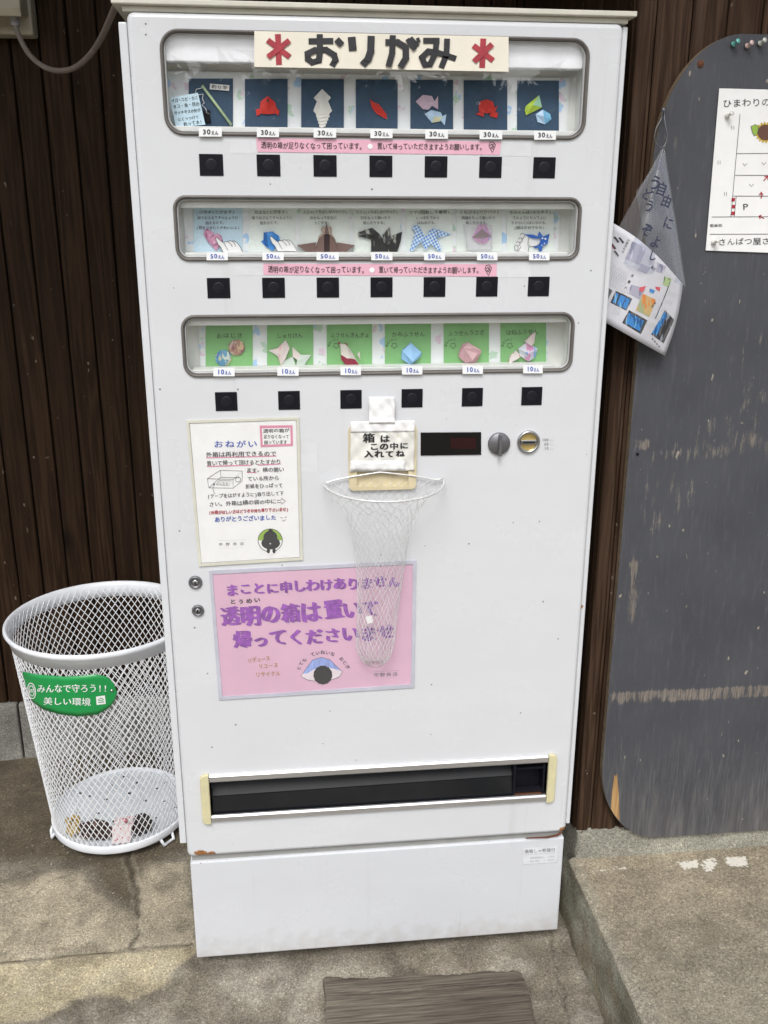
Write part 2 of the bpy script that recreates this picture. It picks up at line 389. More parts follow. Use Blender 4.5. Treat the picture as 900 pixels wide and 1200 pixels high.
# ------------------------------------------------------------------ colours
m_body = mat_paint('white_enamel', (0.650, 0.663, 0.685), [((-0.368, -0.35, 0.296), 0.017), ((-0.348, -0.35, 0.290), 0.011), ((0.387, -0.35, 0.292), 0.011), ((0.393, -0.34, 0.80), 0.007), ((-0.394, -0.34, 1.2), 0.005)])
m_base = mat_paint('white_base_enamel', (0.635, 0.650, 0.678), [((-0.37, -0.35, 0.27), 0.006)], speck=0.25, vsc=85)
m_beige = mat('beige_steel', (0.62, 0.60, 0.52), 0.45, var=0.06)
m_gasket = mat('grey_rubber', (0.13, 0.118, 0.108), 0.5, var=0.1)
m_trim = mat('pale_plastic_trim', (0.42, 0.42, 0.42), 0.25, var=0.05)
m_inner = mat('interior_offwhite', (0.80, 0.81, 0.78), 0.6, var=0.05)
m_ledge = mat('ledge_white', (0.74, 0.75, 0.73), 0.5, var=0.05)
m_glass = mat_glass('window_glass', 2.1, rough=0.008, wob=0.006)
m_clear = mat_glass('clear_plastic_film', 1.2, rough=0.12, haze=0.04)
m_black = mat('black_plastic', (0.010, 0.010, 0.014), 0.45, var=0.2, spec=0.12)
m_gloss = mat('black_gloss', (0.003, 0.003, 0.004), 0.12, var=0.2)
m_lens = mat('dark_lens', (0.014, 0.014, 0.020), 0.35, var=0.2, spec=0.2)
m_alu = mat('brushed_aluminium', (0.72, 0.72, 0.73), 0.32, 0.85, var=0.12, vs=90, stretch=(0.05, 1, 1))
m_yel = mat('yellowed_plastic', (0.60, 0.55, 0.34), 0.45, var=0.08, vs=60)
m_beigep = mat('aged_beige_plastic', (0.60, 0.52, 0.34), 0.5, var=0.1, vs=60)
m_steel = mat('worn_steel', (0.45, 0.45, 0.45), 0.3, 1.0, var=0.15)
m_dsteel = mat('dark_cast_metal', (0.17, 0.17, 0.18), 0.42, 0.6, var=0.15)
m_brass = mat('brass', (0.72, 0.55, 0.22), 0.35, 0.8, var=0.15)
m_rust = mat('rust', (0.13, 0.05, 0.025), 0.9, var=0.4, vs=300, bump=0.5)
m_paper = mat('white_paper', (0.80, 0.80, 0.79), 0.75, var=0.03)
m_cream = mat('cream_paper', (0.79, 0.74, 0.63), 0.7, var=0.04)
m_pink = mat('pink_paper', (0.72, 0.40, 0.50), 0.7, var=0.04)
m_pinks = mat('pink_poster_paper', (0.66, 0.42, 0.54), 0.65, var=0.05, vs=8)
m_tag = mat('white_tag', (0.80, 0.81, 0.82), 0.6, var=0.03)
m_navy = mat('navy_card', (0.030, 0.068, 0.125), 0.6, var=0.12)
m_green = mat('green_card', (0.22, 0.50, 0.19), 0.6, var=0.07)
m_lblue = mat('pale_blue_card', (0.58, 0.76, 0.86), 0.65, var=0.05)
m_pale = mat('pale_green_card', (0.76, 0.82, 0.77), 0.65, var=0.05)
m_ink = mat('black_ink', (0.02, 0.02, 0.022), 0.6)
m_strip = mat('black_paper_strip', (0.018, 0.018, 0.022), 0.5, var=0.35, vs=90)
m_redstrip = mat('red_paper_strip', (0.36, 0.03, 0.045), 0.55, var=0.2, vs=90)
m_bink = mat('blue_ink', (0.03, 0.08, 0.42), 0.6)
m_rink = mat('red_ink', (0.40, 0.02, 0.04), 0.6)
m_pmark = mat('pink_marker', (0.66, 0.25, 0.36), 0.6)
m_purple = mat('purple_marker', (0.27, 0.07, 0.38), 0.6, var=0.35, vs=110)
m_ochre = mat('ochre_ink', (0.42, 0.24, 0.03), 0.6)
m_lime = mat('lime_ink', (0.27, 0.42, 0.06), 0.6)
m_grey = mat('grey_ink', (0.16, 0.16, 0.17), 0.6)
m_lgrey = mat('pale_grey_ink', (0.42, 0.42, 0.44), 0.6)
m_skyink = mat('sky_blue_crayon', (0.28, 0.36, 0.68), 0.6, var=0.25, vs=200, stretch=(1, 1, .2))
m_white = mat('white_plastic', (0.80, 0.80, 0.80), 0.4)
m_back = mat_pattern('flower_print_paper', (0.80, 0.83, 0.84), [(0.42, 0.62, 0.86), (0.50, 0.68, 0.54), (0.76, 0.62, 0.72)], 34, 0.32, 0.45)

# ================================================================== SETTING
# ---- ground
def axis(lo, hi, st, far):
    a = list(np.arange(lo, hi+st/2, st)); d = st
    l = [lo]; h = [hi]
    while l[-1] > -far: d *= 1.5; l.append(l[-1]-d)
    d = st
    while h[-1] < far: d *= 1.5; h.append(h[-1]+d)
    return np.array(l[::-1][:-1]+a+h[1:])
def fbm(x, y, s, o=4, seed=0.0):
    v = 0; amp = 0.5
    for k in range(o):
        v += amp*noise.noise(Vector((x*s+seed, y*s-seed, seed*1.3))); s *= 2.1; amp *= 0.55
    return v
def sdseg(P, a, b):
    a = np.array(a); b = np.array(b); d = b-a; t = np.clip(((P-a)@d)/(d@d), 0, 1); return np.linalg.norm(P-a-t[:, None]*d, axis=1)
def sdpoly(P, poly):
    d = np.min([sdseg(P, poly[i], poly[(i+1) % len(poly)]) for i in range(len(poly))], axis=0)
    ins = np.zeros(len(P), bool)
    for i in range(len(poly)):
        (xa, ya), (xb, yb) = poly[i], poly[(i+1) % len(poly)]
        c = ((ya > P[:, 1]) != (yb > P[:, 1])) & (P[:, 0] < (xb-xa)*(P[:, 1]-ya)/((yb-ya) or 1e-9)+xa); ins ^= c
    return np.where(ins, -d, d)
def gz(pts, z=0.0): return [tuple(atz(a, b_, z)[:2]) for a, b_ in pts]
def sheet(name, xs, ys, z, tone_fn, m, label=None, height_fn=None, paint_fn=None, **kw):
    X, Y = np.meshgrid(xs, ys); P = np.stack([X.ravel(), Y.ravel()], 1)
    nz = np.array([fbm(a, b_, 3.0) if abs(a) < 4 and abs(b_) < 4 else 0 for a, b_ in P])
    n2 = np.array([fbm(a, b_, 14.0, 3, 5.1) if abs(a) < 4 and abs(b_) < 4 else 0 for a, b_ in P])
    Q = P+np.stack([nz*0.02+n2*0.022, n2*0.022-nz*0.012], 1)
    Z = np.full(len(P), z)+(height_fn(P, Q, nz, n2) if height_fn else 0)
    nx = len(xs); fs = [(j*nx+i, j*nx+i+1, (j+1)*nx+i+1, (j+1)*nx+i) for j in range(len(ys)-1) for i in range(nx-1)]
    me = bpy.data.meshes.new(name); me.from_pydata(np.column_stack([P, Z]).tolist(), [], fs)
    me.polygons.foreach_set('use_smooth', [True]*len(fs)); me.materials.append(m)
    T = tone_fn(P, Q, nz, n2); ca = me.color_attributes.new('tone', 'FLOAT_COLOR', 'POINT')
    ca.data.foreach_set('color', np.column_stack([T, np.ones(len(P))]).ravel())
    if paint_fn is not None:
        fa = me.attributes.new('paint', 'FLOAT', 'POINT'); fa.data.foreach_set('value', paint_fn(P, Q, nz, n2))
    o = bpy.data.objects.new(name, me); COL.objects.link(o); return o
def sm(d, w): return np.clip(0.5-d/w, 0, 1)
tan_poly = gz([(-60, 1045), (30, 1030), (62, 1018), (95, 1022), (112, 1048), (135, 1062), (158, 1068), (163, 1030), (175, 1010), (218, 1010), (232, 1112), (205, 1130), (190, 1152), (165, 1160), (150, 1166), (105, 1160), (85, 1168), (45, 1190), (-20, 1200), (-90, 1200)])
yel_poly = gz([(-80, 1130), (60, 1124), (120, 1114), (200, 1106), (232, 1108), (226, 1116), (200, 1133), (187, 1150), (150, 1166), (105, 1160), (85, 1168), (45, 1191), (-80, 1200)])
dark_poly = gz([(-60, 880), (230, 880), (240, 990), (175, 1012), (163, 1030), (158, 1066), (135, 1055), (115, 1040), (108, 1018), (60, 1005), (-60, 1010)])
crack1 = gz([(-60, 1132), (0, 1127), (60, 1121), (120, 1114), (160, 1108), (225, 1104)])
crack2 = gz([(150, 985), (158, 1020), (163, 1045), (158, 1080), (160, 1108)])
crack3 = gz([(0, 1060), (40, 1048), (62, 1030), (80, 1022)])
crack4 = gz([(650, 1092), (640, 1125), (655, 1160), (668, 1205)])
stain1 = gz([(380, 1128), (520, 1112), (600, 1118), (560, 1150), (470, 1140), (400, 1150)])
def g_tone(P, Q, nz, n2):
    T = np.tile([0.205, 0.185, 0.152], (len(P), 1))
    def lay(mask, c):
        nonlocal T; T = T*(1-mask[:, None])+np.array(c)*mask[:, None]
    lay(np.clip(nz*2+.3, 0, 1)*0.5, [0.26, 0.245, 0.215])
    lay(sm(sdpoly(Q, tan_poly), 0.02), [0.36, 0.325, 0.255])
    lay(sm(sdpoly(Q, yel_poly), 0.012), [0.45, 0.40, 0.285])
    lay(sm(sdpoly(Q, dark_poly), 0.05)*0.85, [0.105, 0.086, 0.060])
    for cr, w, k in ((crack1, 0.005, .8), (crack2, 0.006, .9), (crack3, 0.0035, .55), (crack4, 0.004, .6)):
        d = np.min([sdseg(Q+np.stack([n2*.02, -n2*.02], 1), cr[i], cr[i+1]) for i in range(len(cr)-1)], axis=0); lay(sm(d-w/2, w)*k, [0.050, 0.042, 0.032]); lay(sm(np.abs(d-w*2.2)-w*.5, w)*.25, [0.42, 0.39, 0.33])  # dark cracks; the pale rim beside each is a painted ridge highlight
    lay(np.clip((n2-.02)*6, 0, 1)*np.clip(.15-P[:, 1], 0, .3)/.3*.55, [0.36, 0.34, 0.30])
    lay(np.clip((-n2-.06)*6, 0, 1)*.35, [0.085, 0.072, 0.055])
    # darker line along the machine base, step and wall foot
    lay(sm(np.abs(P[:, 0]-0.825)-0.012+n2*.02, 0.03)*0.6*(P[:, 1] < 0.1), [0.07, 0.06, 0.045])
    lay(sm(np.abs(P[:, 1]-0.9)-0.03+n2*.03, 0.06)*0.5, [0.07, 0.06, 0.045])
    return T
def g_h(P, Q, nz, n2):
    h = nz*0.010+n2*0.003
    for cr, w in ((crack1, 0.008), (crack2, 0.010)):
        d = np.min([sdseg(Q, cr[i], cr[i+1]) for i in range(len(cr)-1)], axis=0); h = h-sm(d-w/2, w)*0.005
    return np.where((np.abs(P[:, 0]) < 3) & (np.abs(P[:, 1]) < 3), h-0.004, -0.004)
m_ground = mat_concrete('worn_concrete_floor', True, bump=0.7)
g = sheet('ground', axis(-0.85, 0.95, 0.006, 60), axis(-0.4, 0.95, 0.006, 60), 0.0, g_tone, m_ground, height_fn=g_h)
tag(g, kind='structure')

# ---- raised concrete step on the right
H_ST = 0.145
def s_tone(P, Q, nz, n2):
    T = np.tile([0.30, 0.265, 0.205], (len(P), 1))
    def lay(mask, c):
        nonlocal T; T = T*(1-mask[:, None])+np.array(c)*mask[:, None]
    lay(sm(P[:, 1]+0.15+nz*0.3, 0.3)*0.6, [0.25, 0.235, 0.20])
    lay(sm(P[:, 0]-0.85-n2*.03, 0.03)*0.5, [0.34, 0.33, 0.29])
    lay(np.clip(n2*3, 0, 1)*0.25, [0.15, 0.13, 0.10])
    return T
def s_paint(P, Q, nz, n2):
    r = np.zeros(len(P))
    for poly in ([(790, 1010), (818, 1006), (822, 1017), (800, 1020)], [(822, 1008), (838, 1003), (842, 1014), (832, 1024), (824, 1020)],
                 [(846, 1004), (876, 1002), (878, 1017), (852, 1016)], [(717, 1015), (738, 1016), (738, 1020), (717, 1019)], [(696, 1018), (711, 1018), (711, 1021), (697, 1021)], [(894, 1090), (900, 1088), (900, 1098), (896, 1098)]):
        r = np.maximum(r, sm(sdpoly(P, gz(poly, H_ST)), 0.016))
    e = sm(np.abs(P[:, 0]-0.835-n2*0.012), 0.012)*0.62*(P[:, 1] < 0.09)
    return np.maximum(r, e)
m_step = mat_concrete('step_concrete', True, paint=True, bump=0.8)
def s_h(P, Q, nz, n2):
    edge = np.clip((0.842-P[:, 0])/0.012, 0, 1)
    return nz*0.004+n2*0.002-edge**2*0.008
sx = np.concatenate([np.arange(0.828, 1.5, 0.008), np.arange(1.52, 3.6, 0.15)]); sy = np.concatenate([np.arange(-3.0, -0.45, 0.2), np.arange(-0.45, 0.101, 0.008)])
step = thing('concrete_step', (1.4, -0.8, 0), 'raised worn concrete step with white paint splashes right of the machine', 'step')
st = sheet('step_top', sx-1.4, sy+0.8, H_ST, lambda P, Q, nz, n2: s_tone(P+[1.4, -0.8], Q, nz, n2), m_step, height_fn=lambda P, Q, nz, n2: s_h(P+[1.4, -0.8], Q, nz, n2), paint_fn=lambda P, Q, nz, n2: s_paint(P+[1.4, -0.8], Q, nz, n2))
st.parent = step
m_riser = mat_concrete('riser_concrete', True, bump=0.9)
mb = MB()
def riser(u, v):
    y = -3+3.12*u; z = v*(H_ST-0.002)-0.02*(1-v); x = 0.828-0.012*(1-v)+fbm(y, z, 9)*0.012*(0.4+v*0.3)
    return (x if v < 1 else 0.828, y, z)
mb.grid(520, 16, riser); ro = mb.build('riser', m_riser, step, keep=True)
rc = []
for (x, y, z) in mb.v:
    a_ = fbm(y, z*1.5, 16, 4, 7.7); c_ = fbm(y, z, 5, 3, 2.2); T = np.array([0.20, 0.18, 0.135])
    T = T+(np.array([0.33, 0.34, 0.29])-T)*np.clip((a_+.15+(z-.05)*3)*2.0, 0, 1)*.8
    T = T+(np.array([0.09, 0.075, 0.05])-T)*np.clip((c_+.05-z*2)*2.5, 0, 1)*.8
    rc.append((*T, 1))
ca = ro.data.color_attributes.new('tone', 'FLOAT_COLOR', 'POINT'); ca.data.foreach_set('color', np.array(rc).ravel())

# ---- wooden walls
m_wl = mat_wood('dark_stained_board', (0.017, 0.0085, 0.0040), (0.050, 0.028, 0.0145))
m_wr = mat_wood('brown_weathered_board', (0.032, 0.0175, 0.0105), (0.100, 0.060, 0.038), bump=0.7)
m_void = mat('shadowed_batten', (0.006, 0.005, 0.004), 0.9)
m_found = mat_concrete('foundation_concrete', False, (0.20, 0.20, 0.19), bump=0.4)
m_found2 = mat_concrete('foundation_mortar', False, (0.33, 0.33, 0.29), bump=0.5)
lw = thing('back_wall', (-0.6, 0.92, 0), 'dark wall of narrow vertical boards behind the wire basket', 'wall')
def board_run(parent, xs, y, z0, z1, m, gap, rnd):
    for i in range(len(xs)-1):
        x0, x1 = xs[i]+gap/2, xs[i+1]-gap/2; b = MB(); dy = rnd.uniform(-0.0012, 0.0012)
        c = 0.0025
        prof = [(x0, y+0.012), (x0, y+c), (x0+c, y), (x1-c, y), (x1, y+c), (x1, y+0.012)]
        b.add([(px_, py_+dy, z) for z in (z0, z1) for px_, py_ in prof], [(k, k+1, k+7, k+6) for k in range(5)]+[(0, 6, 11, 5), tuple(range(5, -1, -1)), tuple(range(6, 12))])
        o = b.build('board', m, parent, keep=True)
rnd = random.Random(2)
xl = [-0.6085+0.0683*k+rnd.uniform(-.002, .002) for k in range(-24, 22)]
xl = [x for x in xl if x < 0.83]+[0.842]
board_run(lw, xl, 0.9, 0.178, 2.9, m_wl, 0.0042, rnd)
b = MB(); b.box(-2.4, 0.90, 0.915, 0.96, 0.178, 2.9); b.build('backing', m_void, lw)
b = MB(); b.box(-2.4, -0.583, 0.886, 0.98, -0.05, 0.176); b.box(-0.579, 0.842, 0.887, 0.98, -0.05, 0.176); b.build('foundation', m_found, lw, bevel=0.006)

rw = thing('side_wall', (1.6, 0.12, 0), 'brown vertical board wall behind the grey blackboard', 'wall')
rnd = random.Random(5)
xr = [0.842, 0.8765]+[0.8765+0.064*k for k in range(1, 34)]
board_run(rw, xr, 0.10, 0.208, 2.9, m_wr, 0.008, rnd)
b = MB(); b.box(0.845, 3.1, 0.1125, 0.15, 0.208, 2.9); b.build('backing', m_wl, rw)
b = MB()
for x in xr[1:]: b.box(x-0.0025, x+0.0025, 0.106, 0.1125, 0.208, 2.9)
o = b.build('groove_batten', m_wr, rw); tag(o, kind='stuff')
for k in range(9):
    b = MB(); b.box(0.8425, 0.857, 0.1165+0.088*k, 0.1165+0.086+0.088*k, 0.208, 2.9); b.build('return_board', m_wl, rw, bevel=0.002)
b = MB()
def fnd(u, v):
    # front strip of the foundation with a rounded corner and ragged top
    s_ = u*2.4
    if s_ < 0.78: x, y = 0.846, 0.88-s_
    elif s_ < 0.80: a_ = (s_-0.78)/0.02*PI/2; x, y = 0.846+0.012*(1-math.cos(a_)), 0.10-0.012*math.sin(a_)
    else: x, y = 0.858+(s_-0.80)*1.4, 0.088
    rag = fbm(x*2, y*2, 22, 3, 3.3)*0.008
    return (x+fbm(y, v, 6)*0.002, y+fbm(x, v*.3, 8, 3, 1.0)*0.003, 0.10+v*(0.112+rag))
b.grid(420, 6, fnd)
b.grid(420, 1, lambda u, v: (lambda p: (p[0]+(0.01 if u < 0.33 else 0)*v, p[1]+(0.03*v if u >= 0.33 else 0), p[2]+0.001*v))(fnd(u, 1)))
b.build('foundation', m_found2, rw, keep=True)

# eave above (the overhang that keeps the tops of the walls dim)
ev = thing('eave', (0.3, -0.1, 2.75), 'boarded roof overhang above the machine', 'roof')
for k in range(9):
    b = MB(); b.box(-2.6, 3.2, -0.55+0.165*k, -0.55+0.16+0.165*k, 2.72+0.028*k, 2.745+0.028*k); b.build('soffit_board', m_wr, ev)
for k in range(12):
    b = MB(); x = -2.5+0.5*k
    b.add([(x+dx, y_, z_) for dx in (0, 0.06) for y_, z_ in ((-0.58, 2.63), (0.9, 2.88), (0.9, 2.95), (-0.58, 2.70))], [(0, 1, 2, 3), (7, 6, 5, 4), (0, 4, 5, 1), (3, 2, 6, 7), (0, 3, 7, 4), (1, 5, 6, 2)])
    b.build('rafter', m_wr, ev)

# tree line across the road (seen only mirrored in the glass)
def treeline():
    rnd = random.Random(9); V = []; Fc = []
    for k in range(130):
        cx = -45+90*k/130+rnd.uniform(-1, 1); cy = -34+rnd.uniform(-5, 4); top = 6.0+rnd.uniform(-.6, 0.8); w = rnd.uniform(1.6, 2.6)
        for j in range(300):
            a_ = rnd.uniform(0, 2*PI); el = rnd.uniform(-1, 1); rad = w*(0.65+0.35*rnd.random())
            p = Vector((cx+rad*math.cos(a_)*math.sqrt(1-el*el), cy+rad*math.sin(a_)*math.sqrt(1-el*el), top*0.5+el*top*0.5*(0.9+.2*rnd.random())))
            q = [Vector((rnd.uniform(-1, 1), rnd.uniform(-1, 1), rnd.uniform(-1, 1)))*0.55 for _ in range(3)]
            o = len(V); V += [tuple(p+d) for d in q]; Fc.append((o, o+1, o+2))
    b = MB(); b.v = V; b.f = Fc; b.m = [0]*len(Fc); b.smooth = [False]*len(Fc)
    o = b.build('tree_line', mat('foliage', (0.06, 0.09, 0.04), 0.8, var=0.4, vs=0.8), keep=True)
    tag(o, 'far row of green trees across the open ground', 'trees', kind='stuff')
treeline()

# ================================================================== MACHINE
MX = 0.785
vm = thing('vending_machine', (0.3925, 0.35, 0), 'tall white origami vending machine with three display windows', 'vending machine')
x1a, x1b = at(189, 95).x, at(689.5, 100).x; x2a, x2b = at(203.5, 265).x, at(681, 265).x; x3a, x3b = at(212.5, 400).x, at(673, 395).x
WIN = [(x1a, x1b, 1.6515, 1.8067, 0.030), (x2a, x2b, 1.4575, 1.5625, 0.022), (x3a, x3b, 1.2640, 1.3710, 0.024)]
SX0, SX1, SZ0, SZ1 = at(246, 938).x, at(641, 915).x, 0.372, 0.476
DZ0, DZ1 = 0.2865, 1.829
outer = rr(-0.004, MX+0.002, DZ0, DZ1, 0.012, 0.0, 0.008, 4)
holes = [rr(a, b_, c, d, r, 0.0, 0.004) for a, b_, c, d, r in WIN]
holes.append([(SX0-0.004, 0, SZ0+0.006), (SX1+0.004, 0, SZ0+0.006), (SX1+0.004, 0, SZ1-0.006), (SX0-0.004, 0, SZ1-0.006)])
V, Fc = holed(outer, holes)
mb = MB(); mb.add(V, Fc)
mb.loft([rr(-0.004, MX+0.002, DZ0, DZ1, 0.012, yy, off, 4) for yy, off in ((0, 0.008), (0.0006, 0.005), (0.0026, 0.0022), (0.0055, 0.0006), (0.009, 0), (0.034, 0))])
for h_, (a, b_, c, d, r) in zip(holes[:3], WIN): mb.loft([rr(a, b_, c, d, r, 0.0, 0.004), rr(a, b_, c, d, r, 0.012, 0.004)])
door = mb.build('door', m_body, vm)
mb = MB(); mb.box(0.002, MX-0.003, 0.062, 0.70, 0.272, 1.828); mb.box(0.002, 0.012, 0.034, 0.062, 0.272, 1.828); mb.box(MX-0.013, MX-0.003, 0.034, 0.062, 0.272, 1.828)
mb.build('cabinet', m_body, vm)
mb = MB(); mb.box(-0.0175, -0.0045, 0.007, 0.045, 0.316, 1.815); mb.build('hinge_flange', m_body, vm, bevel=0.002)
mb = MB(); mb.box(MX+0.003, MX+0.012, 0.010, 0.05, 0.30, 1.826); mb.build('lock_flange', m_body, vm, bevel=0.002)
mb = MB(); mb.box(-0.024, MX+0.020, -0.006, 0.71, 1.838, 1.846); mb.box(-0.010, MX+0.010, 0.006, 0.05, 1.8295, 1.838)
mb.build('top_cover', m_beige, vm, bevel=0.0015)
# base
mb = MB(); mb.box(0.000, MX, 0.004, 0.69, 0.030, 0.2705); mb.build('base_panel', m_base, vm, bevel=0.003)
mb = MB(); mb.box(0.004, MX-0.004, 0.011, 0.60, 0.2705, 0.2865); mb.build('base_joint', mat('grey_gap', (0.30, 0.30, 0.29), 0.6), vm)
for x, y in ((0.03, 0.035), (MX-0.03, 0.035), (0.03, 0.65), (MX-0.03, 0.65)):
    mb = MB(); mb.lathe([(0.0, 0.0), (0.016, 0.0), (0.016, 0.006), (0.007, 0.009), (0.007, 0.031)], (x+(0.02 if x < .4 else 0), y+0.03, -0.004), n=16); mb.build('levelling_foot', m_rust, vm)
# rust lip at lower right corner and dark chip line
mb = MB(); F = plane(-0.0004)
mb.poly([F(*p) for p in ((616, 981.5), (640, 980), (652, 977.5), (659, 973), (660, 975), (654, 980), (641, 982.5), (616, 983))]); mb.build('rust_streak', m_rust, vm)

# windows
for k, (a, b_, c, d, r) in enumerate(WIN):
    w = bpy.data.objects.new('display_window', None); COL.objects.link(w); w.parent = vm
    mb = MB(); prof = [(0.0105, -0.0015), (0.0, 0.0005), (-0.0032, 0.0012), (-0.0046, 0.0032), (-0.0038, 0.0044), (-0.0015, 0.0056), (0.004, 0.0064), (0.010, 0.0066)]
    mb.loft([rr(a, b_, c, d, r, yy, off, 8) for yy, off in prof]); mb.build('gasket', m_gasket, w)
    mb = MB(); mb.loft([rr(a, b_, c, d, r, yy, off, 8) for yy, off in ((0.0030, 0.0064), (0.0018, 0.0072), (0.0026, 0.0084), (0.010, 0.0088))]); mb.build('inner_trim', m_trim, w)
    mb = MB(); mb.add(rr(a, b_, c, d, r, 0.006, 0.008, 8), [tuple(range(36))]); mb.build('glass_pane', m_glass, w, keep=True)
    # interior tray: sides, top, back
    mb = MB(); A, B, C_, D = a+0.002, b_-0.002, c+0.002, d-0.002; bd = 0.058
    for q in (((A, .011, C_), (A, bd, C_), (A, bd, D), (A, .011, D)), ((B, .011, C_), (B, bd, C_), (B, bd, D), (B, .011, D)),
              ((A, .011, D), (B, .011, D), (B, bd, D), (A, bd, D)), ((A, .011, C_), (B, .011, C_), (B, bd, C_), (A, bd, C_)), ((A, bd, C_), (B, bd, C_), (B, bd, D), (A, bd, D))):
        mb.poly([Vector(p) for p in q])
    mb.build('tray', m_inner, w, keep=True)
    mb = MB(); e0 = [(193, 672), (205, 668), (215, 665)][k]
    zt = [at(400, 90, .056).z+0.004, at(400, 236, .056).z, at(400, 371, .056).z][k]; zb = C_+0.003
    xa, xb = at(e0[0]+4, 150, .056).x, at([664, 662, 656][k], 150, .056).x
    mb.slab([Vector((xa, .0545, zb)), Vector((xb, .0545, zb)), Vector((xb, .0545, zt)), Vector((xa, .0545, zt))], (0, .001, 0)); mb.build('backing_paper', m_back, w)
    mb = MB(); zl = [at(400, 150, .013).z, at(400, 296, .013).z, at(400, 431, .013).z][k]; mb.box(A+0.012, xb+0.004, 0.0125, 0.053, C_+0.004, zl); mb.build('ledge', m_ledge, w, bevel=0.001)
    if k == 0:
        mb = MB(); zc = at(400, 76, .016).z; mb.box(a+0.006, b_-0.006, 0.0135, 0.030, zc, D-0.001); mb.build('lamp_cover', mat('white_diffuser', (0.84, 0.85, 0.88), 0.35), w, bevel=0.002)
    else:
        mb = MB(); mb.box(a+0.010, b_-0.010, 0.0125, 0.020, d-0.020, D-0.001); mb.build('reflection_strip', m_ledge, w, bevel=0.001)  # pale bar standing in for the reflection along the window top
# price tags
def price(px0, px1, py0, py1, txt, ink):
    y = -0.0056; F = plane(y)
    mb = MB(); mb.slab([F(px0, py0), F(px0, py1), F(px1, py1), F(px1, py0)], (0, .0004, 0), 0)
    n = len(txt); cy = (py0+py1)/2; h = (py1-py0)*0.72; t_ = mb
    o = mb.build('price_tag', [m_tag], vm, keep=True)
    l = MB(); mid = px0+(px1-px0)*0.52
    write(l, txt[:2], F, (px0+4, cy), (mid, cy-0.3), h*1.05, 0, 0.02, 0.03); write(l, txt[2:], F, (mid+0.4, cy+1.0), (px1-4, cy+1.0), h*0.72, 0, 0.02, 0.03)
    l.build('lettering', ink, o, keep=True)
T1 = [(233, 260), (301, 327), (367.5, 394), (434, 460), (498.5, 525), (562, 588.5), (626, 651.5)]
T2 = [(242, 267), (307.5, 332.5), (371, 397), (435, 460), (497, 521.5), (559, 583), (620, 644)]
T3 = [(250, 275), (325, 350), (399, 423), (471, 495), (542, 566), (613, 636)]
for i, (a, b_) in enumerate(T1): y0 = 149.5+0.62*i; price(a, b_, y0, y0+10.5, '30えん', m_ink)
for i, (a, b_) in enumerate(T2): price(a, b_, 295.6, 305.0, '50えん', m_bink)
for i, (a, b_) in enumerate(T3): y0 = 431-0.7*i; price(a, b_, y0, y0+10, '10えん', m_bink)
# selection buttons
B1 = [(247, 193.5), (315, 193.5), (381, 194), (447, 195), (511, 196), (575, 196), (637, 197)]
B2 = [(256, 336.5), (320, 336.5), (385, 337), (447, 337), (510, 337), (571, 336.5), (630, 336)]
B3 = [(264, 470), (340, 469), (412, 468), (483, 467), (553, 466), (623, 464)]
btn = None
for row, z, x0, dx in ((B1, 1.6084, .1143, .0919), (B2, 1.4144, .1162, .0917), (B3, 1.2218, .1196, .1089)):
    for i in range(len(row)):
        cx = x0+dx*i
        if btn is None:
            mb = MB(); w2, h2 = 0.0190, 0.0166
            mb.box(cx-w2, cx+w2, -0.0014, 0.002, z-h2, z+h2); btn = mb.build('button', m_black, vm, bevel=0.0008)
            mb = MB(); mb.lathe([(0.0095, 0.0), (0.0092, 0.0002), (0.007, 0.0003), (0, 0.0003)], (cx, -0.00145, z), 'y', 20); lens = mb.build('lens', m_lens, btn); bx, bz = cx, z
        else:
            o = btn.copy(); COL.objects.link(o); o.parent = vm; o.location = (cx-bx, 0, z-bz); o.rotation_euler = (0, 0, 0)
            l = lens.copy(); COL.objects.link(l); l.parent = o; l.location = (0, 0, 0)
# coin display
mb = MB(); F = plane(-0.002); mb.slab([F(493, 507), F(493, 534), F(564, 533), F(564, 506.5)], (0, .006, 0)); dsp = mb.build('credit_display', m_gloss, vm, bevel=0.0006)
mb = MB(); fill(mb, plane(-0.0021), [(528, 513), (558, 513), (558, 526), (528, 526)]); mb.build('filter', mat('dark_red_filter', (0.018, 0.001, 0.002), 0.3), dsp, keep=True)
# return knob
c = at(584.5, 519.5); mb = MB(); mb.lathe([(0.0205, 0.0), (0.0205, 0.004), (0.019, 0.0062), (0, 0.0065)], (c.x, 0.0, c.z), 'y', 36); kn = mb.build('return_knob', m_dsteel, vm)
mb = MB(); mb.box(c.x-0.0028, c.x+0.0028, -0.0165, -0.006, c.z-0.0212, c.z+0.0195); mb.build('grip', m_dsteel, kn, bevel=0.0014)
# coin slot
c = at(619, 517.5); mb = MB(); mb.lathe([(0.0212, 0.0), (0.0212, 0.004), (0.0195, 0.006), (0.0165, 0.0055), (0.0155, 0.002), (0.0155, 0.0)], (c.x, 0.0, c.z), 'y', 40); cs = mb.build('coin_slot', m_steel, vm)
mb = MB(); mb.lathe([(0.0155, 0.0005), (0, 0.0006)], (c.x, 0.0, c.z), 'y', 36); mb.build('brass_plate', m_brass, cs)
mb = MB(); mb.box(c.x-0.0150, c.x+0.0150, -0.0052, -0.0006, c.z-0.0050, c.z+0.0042); br = mb.build('slot_bar', m_steel, cs, bevel=0.0012)
mb = MB(); mb.box(c.x-0.0115, c.x+0.0115, -0.0056, -0.0045, c.z-0.0020, c.z+0.0005); mb.build('slot_opening', m_black, cs)
mb = MB(); F = plane(0.0)
for s_, yy in (('100', 515.5), ('50', 520.5), ('10', 525.5)): write(mb, s_, F, (635 if s_ == '100' else 637.5, yy), (643, yy), 4.6, 0, 0.01, 0)
